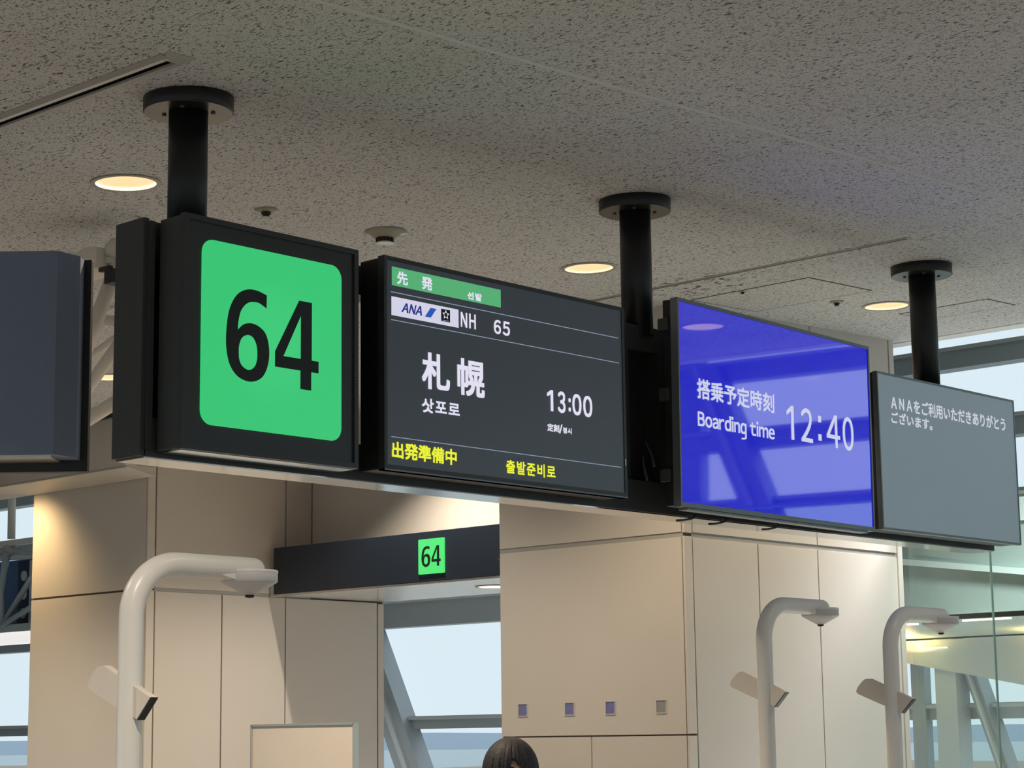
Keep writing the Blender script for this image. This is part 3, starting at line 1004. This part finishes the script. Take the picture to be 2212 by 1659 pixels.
for yy, ww in ((-9, 150), (-6, 200), (-3, 300), (0, 300), (3, 350), (6.0, 950)):  # added lamps, a stand-in for stronger daylight by the glazing
    downlight(11.25 if yy > 5 else 11.9, yy, 'unseen lamp added under the high ceiling to boost daylight', 'added facade downlights', 4.74, ww, DAY, True)
# one more stands close to the left wall and washes its top
wash = thing('wall_washer', 'small warm wall washer lighting the top of the left cream wall', 'lamp', (8.20, 12.62, 3.42))
lathe('can', [(0.0, 0.10), (0.035, 0.10), (0.04, 0.0), (0.034, 0.0), (0.03, 0.05)], (0, 0, 0), M_PIPE, wash, seg=24, local=True)
tube('stem', [(0, 0, 0.10), (0, 0, ceil_z(8.2) - 3.42)], 0.008, M_PIPE, wash, seg=10, local=True)
l = bpy.data.lights.new('lamp', 'SPOT')
l.energy = 60
l.color = (1.0, 0.70, 0.34)
l.spot_size = math.radians(120)
l.spot_blend = 0.8
l.shadow_soft_size = 0.03
lo = bpy.data.objects.new('lamp', l)
lo.location = (0, 0, 0.02)
lo.rotation_euler = (0, math.radians(-28), 0)
link(lo, wash)
# a second one above the gateway lintel, at its right-hand end
wash2 = thing('wall_washer', 'small warm wall washer above the right end of the navy lintel', 'lamp', (9.72, 8.25, 3.70))
lathe('can', [(0.0, 0.08), (0.035, 0.08), (0.04, 0.0), (0.034, 0.0), (0.03, 0.05)], (0, 0, 0), M_PIPE, wash2, seg=24, local=True)
tube('stem', [(0, 0, 0.08), (0, 0, ceil_z(9.72) - 3.70)], 0.008, M_PIPE, wash2, seg=10, local=True)
l = bpy.data.lights.new('lamp', 'SPOT')
l.energy = 30
l.color = (1.0, 0.60, 0.22)
l.spot_size = math.radians(140)
l.spot_blend = 0.8
l.shadow_soft_size = 0.03
lo = bpy.data.objects.new('lamp', l)
lo.location = (0, 0, 0.02)
lo.rotation_euler = (0, math.radians(-20), 0)
link(lo, wash2)

# ================================================================== ceiling fittings
for (x0, x1, y0, y1), lb, fr in zip(SLOTS, ('wide linear air slot in the ceiling near the nearest pole', 'thin linear air slot crossing the ceiling behind the middle pole'), (0.022, 0.016)):
    xm = (x0 + x1) / 2
    z = ceil_z(xm)
    t = thing('air_slot', lb, 'air vent', (xm, y0, z), 'linear air slots in the ceiling')
    h = (x1 - x0) / 2
    L = y1 - y0
    box('trough', (-h - 0.01, -0.01, 0.05), (h + 0.01, L + 0.01, 0.06), M_SLOT, t, local=True)
    box('trough_side', (-h - 0.01, 0, 0.0), (-h, L, 0.055), M_SLOT, t, local=True)
    box('trough_side', (h, 0, 0.0), (h + 0.01, L, 0.055), M_SLOT, t, local=True)
    if fr < 0.02:
        box('blade', (-0.004, 0.0, -0.002), (0.004, L, 0.02), M_SLOTF, t, local=True)
        for sx in (-1, 1):
            box('lip', (sx * h, -0.01, -0.003), (sx * (h + 0.004), L, 0.004), M_SLOTF, t, local=True)
        box('end_lip', (-h - 0.004, -0.014, -0.003), (h + 0.004, 0.0, 0.004), M_SLOTF, t, local=True)
        continue
    box('blade', (-h, 0.0, -0.011), (-h + 0.017, L, 0.03), M_WHITE, t, local=True)
    # flared edge flanges with a mitred tip
    prism('flange', [(-h, 0.004), (-h - fr, -0.002), (-h - fr, -0.004), (-h, -0.011)], 'y', -0.01, L, M_RING, t, local=True)
    prism('flange', [(h, 0.004), (h + fr * 1.4, -0.002), (h + fr * 1.4, -0.004), (h, -0.009)], 'y', -0.02, L, M_SLOTF, t, local=True)
    add('end_flange', [(-h - fr, -0.045, -0.003), (h + fr * 1.4, -0.045, -0.003), (h + 0.002, 0.012, -0.011), (-h, 0.012, -0.012),
                       (-h - fr, -0.045, 0.003), (h + fr * 1.4, -0.045, 0.003), (h + 0.002, 0.012, 0.004), (-h, 0.012, 0.004)],
        [(0, 3, 2, 1), (4, 5, 6, 7), (0, 1, 5, 4), (1, 2, 6, 5), (2, 3, 7, 6), (3, 0, 4, 7)], M_SLOTF, t)


def sprinkler(x, y, s, label):
    t = thing('sprinkler', label, 'sprinkler', (x, y, ceil_z(x)), 'ceiling sprinklers')
    lathe('escutcheon', [(0.050 * s, 0.002), (0.052 * s, -0.003), (0.030 * s, -0.012 * s), (0.0, -0.014 * s)], (0, 0, 0), M_BEIGE, t, seg=32, local=True)
    lathe('body', [(0.020 * s, -0.010 * s), (0.021 * s, -0.022 * s), (0.014 * s, -0.024 * s), (0.013 * s, -0.034 * s)], (0, 0, 0), M_SLOT, t, seg=20, local=True)
    lathe('deflector', [(0.0, -0.034 * s), (0.019 * s, -0.034 * s), (0.020 * s, -0.038 * s), (0.0, -0.039 * s)], (0, 0, 0), M_SLOTF, t, seg=20, local=True)
    box('clip', (0.030 * s, -0.034 * s, -0.009 * s), (0.046 * s, -0.014 * s, -0.003), M_CHROME, t, bevel=0.001, local=True)


sprinkler(5.323, 6.261, 0.95, 'small sprinkler on the ceiling above the green 64 sign')
sprinkler(9.062, 6.014, 0.75, 'small sprinkler near the grubby hatch and the farthest downlight')
sprinkler(8.407, 6.147, 0.45, 'tiny sprinkler beside the black ceiling stains')
t = thing('smoke_detector', 'round beige ceiling detector with a white disc above the departure screen', 'detector', (5.978, 6.250, ceil_z(5.978)))
lathe('base', [(0.086, 0.003), (0.088, -0.004), (0.070, -0.012), (0.055, -0.026), (0.044, -0.034), (0.0, -0.034)], (0, 0, 0), M_BEIGE, t, seg=40, local=True)
lathe('grille', [(0.034, -0.030), (0.034, -0.050)], (0, 0, 0), M_SLOT, t, seg=24, local=True)
for k in range(10):
    a = 2 * PI * k / 10
    box('fin', (0.035 * math.cos(a) - 0.003, 0.035 * math.sin(a) - 0.003, -0.052), (0.035 * math.cos(a) + 0.003, 0.035 * math.sin(a) + 0.003, -0.032), M_SLOT, t, local=True)
lathe('disc', [(0.0, -0.052), (0.034, -0.052), (0.040, -0.055), (0.038, -0.059), (0.0, -0.062)], (0, 0, 0), M_CHROME, t, seg=32, local=True)
box('tab', (0.058, -0.062, -0.012), (0.080, -0.030, -0.002), M_CHROME, t, bevel=0.002, local=True)


def hatch(x0, x1, y0, y1, label):
    t = thing('access_hatch', label, 'hatch', ((x0 + x1) / 2, (y0 + y1) / 2, ceil_z((x0 + x1) / 2)), 'ceiling access hatches')
    t.rotation_euler = (0, -math.atan(0.035), 0)
    a, b = (x1 - x0) / 2, (y1 - y0) / 2
    g = 0.007
    box('door', (-a + g, -b + g, -0.002), (a - g, b - g, 0.004), M_CEIL, t, local=True)
    for nm, p, q in (('gap', (-a - 0.004, -b - 0.004), (-a + g, b)), ('gap', (a - g, -b), (a + 0.004, b)), ('gap', (-a, -b - 0.004), (a, -b + g)), ('gap', (-a, b - g), (a, b + 0.004))):
        box(nm, (*p, -0.0012), (*q, 0.003), M_DIRT, t, local=True)
    return t


hatch(8.38, 8.95, 5.72, 6.46, 'square ceiling hatch with a grubby dark outline over the blue screen')
hatch(9.68, 9.98, 5.47, 6.02, 'small ceiling hatch outline beside the farthest pole')

# ================================================================== slate sign at the left edge
r_ = Vector((math.sin(YAW), -math.cos(YAW), 0))
P1 = Vector((4.086, 5.916, 0))
c = P1 - r_ * 0.45
sg = thing('slate_sign', 'plain slate blue hanging sign box at the left edge', 'sign', (c.x, c.y, 2.56), rot=(0, 0, YAW - PI / 2))
prism('body', [(-0.45, 0), (0.45, 0), (0.51, 0.09), (0.51, 0.16), (-0.51, 0.16), (-0.51, 0.09)], 'z', 0.02, 0.735, M_SLATE, sg, local=True)
box('back_plate', (-0.535, 0.16, -0.02), (0.535, 0.20, 0.74), M_CASE, sg, bevel=0.003, local=True)
box('bottom_sheet', (-0.44, 0.012, 0.012), (0.44, 0.158, 0.02), M_ALU, sg, local=True)
tube('pole', [(-0.36, 0.12, 0.73), (-0.36, 0.12, ceil_z(3.8) - 2.56)], 0.045, M_POLE, sg, seg=24, local=True)
lathe('ceiling_flange', [(0.0, -0.05), (0.12, -0.05), (0.12, 0.0), (0, 0)], (-0.36, 0.12, ceil_z(3.8) - 2.56), M_POLE, sg, local=True)

# ================================================================== pipe truss behind the slate sign
ts = thing('pipe_truss', 'white steel pipe truss between the slate sign and the green sign', 'truss', (5.0, 7.0, 2.7))
K = 5.0 / 5.6


def tp(y, z, dx=0.0):
    return Vector(((5.6 + dx) * K, y * K * (5.6 + dx) / 5.6, 1.6 + (z - 1.6) * K * (5.6 + dx) / 5.6))


def pipe(a, b, r, ext0, ext1, dx=0.0, ):
    A, Bv = tp(*a, dx), tp(*b, dx)
    d = Bv - A
    return tube('pipe', [A - d * ext0, Bv + d * ext1], r, M_PIPE, ts, seg=20)


pipe((7.92, 3.843), (7.70, 3.842), 0.021, 0.6, 1.3)
tube('pipe_collar', [tp(7.755, 3.842), tp(7.72, 3.841)], 0.026, M_PIPE, ts)
lathe('node', [(0.0, -0.055), (0.03, -0.046), (0.052, -0.018), (0.055, 0.0), (0.052, 0.018), (0.03, 0.046), (0, 0.055)], tp(7.635, 3.845), M_PIPE, ts, seg=24)
pipe((7.650, 3.76), (7.901, 3.355), 0.030, 0.1, 0.5)
tube('pipe_collar', [tp(7.645, 3.775), tp(7.66, 3.75)], 0.022, M_BLACK, ts)
pipe((7.94, 3.574), (7.60, 3.499), 0.026, 0.5, 0.6, 0.5)
tube('pipe_collar', [tp(7.756, 3.532, 0.5), tp(7.748, 3.530, 0.5)], 0.0285, M_BLACK, ts)
pipe((7.94, 3.600), (7.60, 3.575), 0.010, 0.5, 0.6, 0.42)
pipe((7.93, 3.345), (7.60, 3.44), 0.018, 0.5, 0.5, 0.7)
pipe((7.902, 3.18), (7.60, 3.41), 0.027, 0.4, 0.5, 0.3)
pipe((7.898, 3.06), (7.60, 3.14), 0.033, 0.4, 0.6, 0.9)
box('ceiling_trim', tp(8.5, 3.695, 0.9), tp(7.2, 3.675, 0.9) + Vector((0.02, 0, 0)), M_WHITE, ts)
# hanger box on the upper chord
hb = ts
q = [tp(8.05, 3.86, -0.1), tp(7.90, 3.905, -0.1), tp(7.80, 3.89, -0.1), tp(7.80, 3.79, -0.1), tp(8.05, 3.79, -0.1)]
prism('box_body', [(p.y, p.z) for p in q], 'x', tp(7.8, 3.8, -0.1).x, tp(7.8, 3.8, -0.1).x + 0.14, M_PIPE, hb)
q = [tp(7.80, 3.845, -0.05), tp(7.69, 3.82, -0.05), tp(7.69, 3.80, -0.05), tp(7.80, 3.80, -0.05)]
prism('side_wing', [(p.y, p.z) for p in q], 'x', tp(7.8, 3.8, -0.05).x, tp(7.8, 3.8, -0.05).x + 0.08, M_PIPE, hb)
box('sensor', tp(7.735, 3.765, -0.1), tp(7.665, 3.70, -0.1) + Vector((0.06, 0, 0)), M_CASE, hb)
box('sensor_arm', tp(7.78, 3.785, -0.1), tp(7.70, 3.765, -0.1) + Vector((0.02, 0, 0)), M_CASE, hb)
tube('drop_rod', [tp(7.48, 3.84, 0.0), (tp(7.48, 3.84).x, tp(7.48, 3.84).y, ceil_z(5.0))], 0.008, M_PIPE, hb, seg=10)

# ================================================================== boarding bridge steelwork beyond the left wall
bs = thing('bridge_steelwork', 'grey pipe steelwork seen through the window left of the cream wall', 'steelwork', (12.6, 18.9, 2.6))
X_ = 12.6
tube('pipe', [(X_, 18.99, 4.6), (X_, 18.97, 3.78)], 0.042, M_PIPE, bs)
box('rail', (X_ - 0.05, 18.2, 3.70), (X_ + 0.02, 20.2, 3.76), M_PIPE, bs)
lathe('node', [(0, -0.07), (0.07, -0.04), (0.08, 0.0), (0.07, 0.04), (0, 0.07)], (X_, 18.99, 3.66), M_SLOTF, bs, seg=20)
tube('pipe', [(X_, 20.2, 3.60), (X_, 18.2, 3.56)], 0.03, M_STEELL, bs)
tube('pipe', [(X_, 20.2, 3.50), (X_, 18.99, 3.68), (X_, 18.2, 3.48)], 0.03, M_STEEL, bs)
tube('pipe', [(X_ - 0.05, 18.97, 3.63), (X_ - 0.05, 19.06, 3.20), (X_ - 0.05, 19.0, 2.86)], 0.038, M_STEEL, bs)
tube('pipe', [(X_ - 0.06, 19.0, 2.86), (X_ - 0.06, 18.2, 3.60)], 0.030, M_STEEL, bs)
tube('pipe', [(X_ - 0.07, 18.98, 2.86), (X_ - 0.07, 18.2, 3.10)], 0.030, M_STEEL, bs)
bp = box('blue_panel', (X_ + 0.12, 18.1, 2.86), (X_ + 0.2, 20.4, 3.56), M_BLUEP, bs)
st = box('navy_strip', (X_ + 0.09, 18.76, 2.86), (X_ + 0.12, 18.96, 3.54), M_NAVYP, bs)
for z in (2.98, 3.18, 3.38):
    o = prism('dot', [(18.86 + 0.055 * math.cos(2 * PI * k / 20) - 0.02, z + 0.055 * math.sin(2 * PI * k / 20)) for k in range(20)], 'x', X_ + 0.082, X_ + 0.09, M_STEELL, bs)
box('pale_strip', (X_ + 0.09, 18.62, 2.86), (X_ + 0.12, 18.75, 3.54), M_STEELL, bs)
box('sill', (X_ - 0.05, 18.1, 2.78), (X_ + 0.2, 20.4, 2.86), M_STEELL, bs)
lb_ = box('light_band', (X_ - 0.02, 18.1, 2.655), (X_ + 0.1, 20.4, 2.775), M_BAND, bs)
lb_['label'] = 'glowing white light band'
box('post', (X_, 18.30, 0), (X_ + 0.1, 18.40, 2.66), M_STEEL, bs)

# ================================================================== boarding-gate camera poles
RP = 0.0325


def gate_pole(x, y, ztop, label):
    t = thing('camera_pole', label, 'camera pole', (x, y, 0), 'white hooked camera poles')
    R = 0.145
    path = [(0, 0, 0.012), (0, 0, 0.9), (0, 0, ztop - R)]
    for k in range(1, 13):
        a = PI / 2 * k / 12
        path.append((R - R * math.cos(a), 0, ztop - R + R * math.sin(a)))
    path += [(0.30, 0, ztop), (0.40, 0, ztop)]
    rad = [RP] * len(path)
    for d, k in ((0.415, 0.97), (0.428, 0.86), (0.436, 0.66), (0.440, 0.3)):
        path.append((d, 0, ztop))
        rad.append(RP * k)
    tube('pole', path, rad, M_DEVICE, t, seg=28, local=True)
    lathe('foot', [(0.0, 0.0), (0.10, 0.0), (0.10, 0.012), (0.0, 0.014)], (0, 0, 0), M_DEVICE, t, local=True)
    hd = lathe('camera_head', [(0.0, 0.000), (0.074, 0.000), (0.077, -0.004), (0.077, -0.030), (0.074, -0.033), (0.014, -0.066), (0.0, -0.066)], (0.40, 0, ztop - 0.005), M_DEVICEG, t, seg=44, local=True)
    lathe('seam_ring', [(0.0765, 0.002), (0.0782, 0.0), (0.0782, -0.005), (0.0765, -0.007)], (0.40, 0, ztop - 0.006), M_DEVICE, hd, seg=44, local=True)
    prism('neck', [(0.28, ztop - 0.022), (0.36, ztop - 0.010), (0.36, ztop - 0.038), (0.315, ztop - 0.030)], 'y', -0.028, 0.028, M_DEVICE, t, local=True)
    lathe('lens', [(0.014, -0.062), (0.013, -0.072), (0.0, -0.075)], (0.40, 0, ztop - 0.005), M_LENS, hd, seg=20, local=True)
    dz = ztop - 2.070
    body = [(-0.118, 1.661 + 0.04), (-0.02, 1.661 + 0.03)]
    poly = [(0.168, 1.752), (0.160, 1.770), (0.135, 1.794), (0.122, 1.802), (0.100, 1.803), (-0.102, 1.716), (-0.047, 1.661), (0.062, 1.702), (0.160, 1.742)]
    rp = prism('reader_plate', [(p[0], p[1] + dz) for p in poly], 'x', -0.012, 0.012, M_DEVPLATE, t, local=True)
    e = Vector((-0.102 + 0.047, 1.716 - 1.661)).normalized()
    a, b_ = (-0.102, 1.716 + dz), (-0.047, 1.661 + dz)
    n = Vector((-e.y, e.x))
    prism('reader_window', [(a[0], a[1]), (b_[0], b_[1]), (b_[0] - 0.0025, b_[1] - 0.0025), (a[0] - 0.0025, a[1] - 0.0025)], 'x', -0.0115, 0.0115, M_LENS, rp, local=True)
    return t


gate_pole(3.303, 4.413, 2.070, 'large near white hooked camera pole below the green sign')
gate_pole(6.79, 4.914, 2.120, 'white hooked camera pole in front of the right cream pier')
gate_pole(7.35, 4.683, 2.092, 'rightmost white hooked camera pole beside the glass partition')

# ================================================================== notice board panel
nb = thing('notice_board', 'blank beige glossy board with a thin metal frame', 'board', (6.2, 7.03, 0))
box('board', (6.206, 6.69, 0.60), (6.222, 7.365, 1.674), M_BOARD, nb)
for nm, a, b in (('top_rail', (6.198, 6.683, 1.668), (6.228, 7.372, 1.678)), ('bottom_rail', (6.198, 6.683, 0.592), (6.228, 7.372, 0.604))):
    box(nm, a, b, M_ALU, nb, bevel=0.001)
for yy in (6.681, 7.365):
    box('side_rail', (6.198, yy, 0.0), (6.228, yy + 0.009, 1.676), M_ALU, nb, bevel=0.001)
    box('foot', (6.0, yy, 0.0), (6.42, yy + 0.03, 0.02), M_ALU, nb, bevel=0.003)

# ================================================================== small windows in the right pier
for y, mm, lb in ((7.690, M_PEEPB, 'small dim blue square peep window, leftmost on the right pier'), (7.352, M_PEEPB, 'small violet square peep window, second from left on the right pier'),
                  (7.068, M_PEEPB, 'small violet square peep window, third from left on the right pier'), (6.727, M_PEEPG, 'small grey square peep window, rightmost on the right pier')):
    t = thing('peep_window', lb, 'small window', (XR, y, 1.752), 'peep windows in the pier')
    h = 0.031
    frame_pts = 0.004
    box('pane', (-0.001, -h, -h), (0.001, h, h), mm, t, local=True)
    for nm, a, b in (('rim', (-h - 0.004, -h - 0.004), (-h, h + 0.004)), ('rim', (h, -h - 0.004), (h + 0.004, h + 0.004)), ('rim', (-h, -h - 0.004), (h, -h)), ('rim', (-h, h), (h, h + 0.004))):
        box(nm, (-0.005, a[0], a[1]), (0.001, b[0], b[1]), M_CREAM, t, local=True)

# ================================================================== the person behind the gate
M_SKIN = mat('skin', (0.56, 0.36, 0.27), 0.5, vary=0.05, scale=12)
M_HAIR = mat('dark_hair', (0.030, 0.029, 0.036), 0.62, 0, 0.35, vary=0.5, scale=90, bump=0.6)


def body_material():
    m = bpy.data.materials.new('clothed_body')
    m.use_nodes = True
    nt = m.node_tree
    p = nt.nodes['Principled BSDF']
    p.inputs['Roughness'].default_value = 0.7
    tc = nt.nodes.new('ShaderNodeTexCoord')
    sp = nt.nodes.new('ShaderNodeSeparateXYZ')
    nt.links.new(tc.outputs['Object'], sp.inputs[0])
    r = nt.nodes.new('ShaderNodeValToRGB')
    r.color_ramp.interpolation = 'CONSTANT'
    els = r.color_ramp.elements
    els[0].position, els[0].color = 0.0, (0.015, 0.015, 0.018, 1)
    els[1].position, els[1].color = 0.06, (0.02, 0.022, 0.04, 1)
    for pos, colr in ((0.76, (0.020, 0.024, 0.045, 1)), (1.335 / 1.7, (0.56, 0.36, 0.27, 1))):
        e = els.new(pos)
        e.color = colr
    dv = nt.nodes.new('ShaderNodeMath')
    dv.operation = 'DIVIDE'
    dv.inputs[1].default_value = 1.7
    nt.links.new(sp.outputs['Z'], dv.inputs[0])
    nt.links.new(dv.outputs[0], r.inputs[0])
    nt.links.new(r.outputs[0], p.inputs['Base Color'])
    return m


def make_person(loc, face, label):
    t = thing('person', label, 'person', loc, rot=(0, 0, face))
    H = 1.58
    chains = []
    P = {}
    J = [('pelvis', (0, 0, 0.88), 0.125), ('waist', (0, 0, 1.02), 0.115), ('chest', (0, -0.005, 1.20), 0.130), ('neck0', (0, 0.01, 1.315), 0.062), ('neck1', (0, 0.0, 1.39), 0.050), ('skull', (0, -0.005, 1.47), 0.062)]
    verts = [j[1] for j in J]
    rad = [j[2] for j in J]
    ed = [(i, i + 1) for i in range(5)]
    for s in (-1, 1):
        k = len(verts)
        verts += [(s * 0.165, 0.0, 1.275), (s * 0.215, 0.02, 1.03), (s * 0.20, -0.07, 0.82), (s * 0.19, -0.10, 0.745)]
        rad += [0.055, 0.042, 0.030, 0.024]
        ed += [(2, k), (k, k + 1), (k + 1, k + 2), (k + 2, k + 3)]
        for i, (fx, ln_) in enumerate(((-0.028, 0.070), (-0.009, 0.080), (0.010, 0.076), (0.028, 0.060))):
            q = len(verts)
            bx = s * 0.19
            verts += [(bx + 0.2 * fx, -0.105 + fx, 0.70), (bx, -0.110 + fx, 0.70 - ln_ * 0.55), (bx - s * 0.012, -0.104 + fx, 0.70 - ln_)]
            rad += [0.015, 0.0125, 0.011]
            ed += [(k + 3, q), (q, q + 1), (q + 1, q + 2)]
        q = len(verts)
        verts += [(bx - s * 0.012, -0.135, 0.725), (bx - s * 0.018, -0.152, 0.69)]
        rad += [0.015, 0.012]
        ed += [(k + 3, q), (q, q + 1)]
        k = len(verts)
        verts += [(s * 0.085, 0, 0.80), (s * 0.088, -0.012, 0.45), (s * 0.088, 0.012, 0.085), (s * 0.092, -0.03, 0.045), (s * 0.098, -0.135, 0.032)]
        rad += [0.088, 0.056, 0.040, 0.040, 0.030]
        ed += [(0, k), (k, k + 1), (k + 1, k + 2), (k + 2, k + 3), (k + 3, k + 4)]
    # flesh: overlapping closed balls along every bone, later fused into one skin
    BV, BF = [], []

    def ball(c, r, nu=14, nv=9, jaw=False):
        k = len(BV)
        for j in range(nv + 1):
            ph = PI * j / nv
            for i in range(nu):
                a = 2 * PI * i / nu
                x, y, z = math.sin(ph) * math.cos(a), math.sin(ph) * math.sin(a), math.cos(ph)
                if jaw and z < 0:
                    x *= 1 - 0.34 * z * z
                    y = y * (1 + 0.16 * z) + 0.12 * z
                BV.append((c[0] + x * r[0], c[1] + y * r[1], c[2] + z * r[2]))
        for j in range(nv):
            for i in range(nu):
                i2 = (i + 1) % nu
                BF.append((k + j * nu + i, k + (j + 1) * nu + i, k + (j + 1) * nu + i2, k + j * nu + i2))

    def fl(i):
        return (1.25, 0.85) if i in (0, 1, 2) else (1.0, 1.0)
    for a, b_ in ed:
        va, vb = Vector(verts[a]), Vector(verts[b_])
        n = max(2, int((va - vb).length / (min(rad[a], rad[b_]) * 0.45)))
        for k in range(n + 1):
            f = k / n
            r = rad[a] * (1 - f) + rad[b_] * f
            fx, fy = [fl(a)[q] * (1 - f) + fl(b_)[q] * f for q in (0, 1)]
            if b_ >= 6 and a in (0, 2):
                fx = fy = 1.0
                r = min(r, rad[b_] * (1.25 - 0.25 * f))
            ball(va.lerp(vb, f), (r * fx, r * fy, r))
    # head: skull, jaw, nose, ears
    zc = 1.487

    def ell(c, r, seg=28):
        ball(c, r, seg, seg // 2, r[2] > 0.1)
    ell((0, 0.0, zc), (0.073, 0.090, 0.112))
    ell((0, -0.094, zc - 0.022), (0.012, 0.014, 0.020), 12)
    ell((0, -0.090, zc - 0.002), (0.008, 0.010, 0.028), 12)
    ell((0, -0.086, zc - 0.056), (0.022, 0.010, 0.008), 12)
    for s in (-1, 1):
        ell((s * 0.074, 0.010, zc - 0.010), (0.009, 0.018, 0.030), 12)
    full = bpy.data.meshes.new('body')
    full.from_pydata(BV, [], BF)
    bm = bmesh.new()
    bm.from_mesh(full)
    bmesh.ops.remove_doubles(bm, verts=bm.verts[:], dist=1e-7)
    bmesh.ops.dissolve_degenerate(bm, edges=bm.edges[:], dist=1e-8)
    bm.to_mesh(full)
    bm.free()
    full.materials.append(body_material())
    body = bpy.data.objects.new('body', full)
    link(body, t)
    rm = body.modifiers.new('remesh', 'REMESH')
    rm.mode = 'VOXEL'
    rm.voxel_size = 0.006
    rm.use_smooth_shade = True
    sm = body.modifiers.new('smooth', 'SMOOTH')
    sm.iterations = 3
    dg = bpy.context.evaluated_depsgraph_get()
    dg.update()
    solid = bpy.data.meshes.new_from_object(body.evaluated_get(dg))
    body.modifiers.clear()
    body.data = solid
    for s in (-1, 1):
        lathe('eye', [(0, -0.012), (0.009, -0.008), (0.012, 0.0), (0.009, 0.008), (0, 0.012)], (s * 0.030, -0.076, zc), M_LENS, t, seg=14, local=True)
        tube('eyebrow', [(s * 0.014, -0.089, zc + 0.020), (s * 0.030, -0.088, zc + 0.024), (s * 0.046, -0.077, zc + 0.019)], 0.0032, M_HAIR, t, seg=8, local=True)
    tube('lips', [(-0.020, -0.091, zc - 0.056), (0, -0.097, zc - 0.055), (0.020, -0.091, zc - 0.056)], [0.002, 0.005, 0.002], mat('lips', (0.45, 0.2, 0.18), 0.45), t, seg=8, local=True)
    # hair: a cap with a fringe parted over the forehead
    hv, hf = [], []
    nu, nv = 220, 26
    for j in range(nv + 1):
        th = j / nv
        for i in range(nu):
            a = 2 * PI * i / nu                       # 0 = +x, -pi/2 = face
            df = abs((a - 1.5 * PI + PI) % (2 * PI) - PI)
            low = 2.15 if df > 1.05 else 2.15 - (1.05 - df) * 0.74
            part = 0.34 * math.exp(-((a - 1.5 * PI + 0.22) / 0.16) ** 2) + 0.22 * math.exp(-((a - 1.5 * PI - 0.42) / 0.13) ** 2)
            low = low - part
            ph = th * low
            w_ = 1 + 0.012 * math.sin(a * 17 + 0.2 * j) + 0.014 * math.sin(a * 41 + 0.15 * j) * th + 0.008 * math.sin(a * 67) * th
            hv.append((0.096 * w_ * math.sin(ph) * math.cos(a), 0.004 + 0.108 * w_ * math.sin(ph) * math.sin(a), zc + 0.008 + 0.117 * math.cos(ph)))
    for j in range(nv):
        for i in range(nu):
            i2 = (i + 1) % nu
            hf.append((j * nu + i, (j + 1) * nu + i, (j + 1) * nu + i2, j * nu + i2))
    h = add('hair', hv, hf, M_HAIR, t, smooth=True)
    sd = h.modifiers.new('solid', 'SOLIDIFY')
    sd.thickness = 0.010
    sd.offset = -1
    return t


make_person((5.267, 4.890, -0.006), YAW - PI / 2 + 0.28, 'person with short dark hair and fringe, head just visible at the bottom')
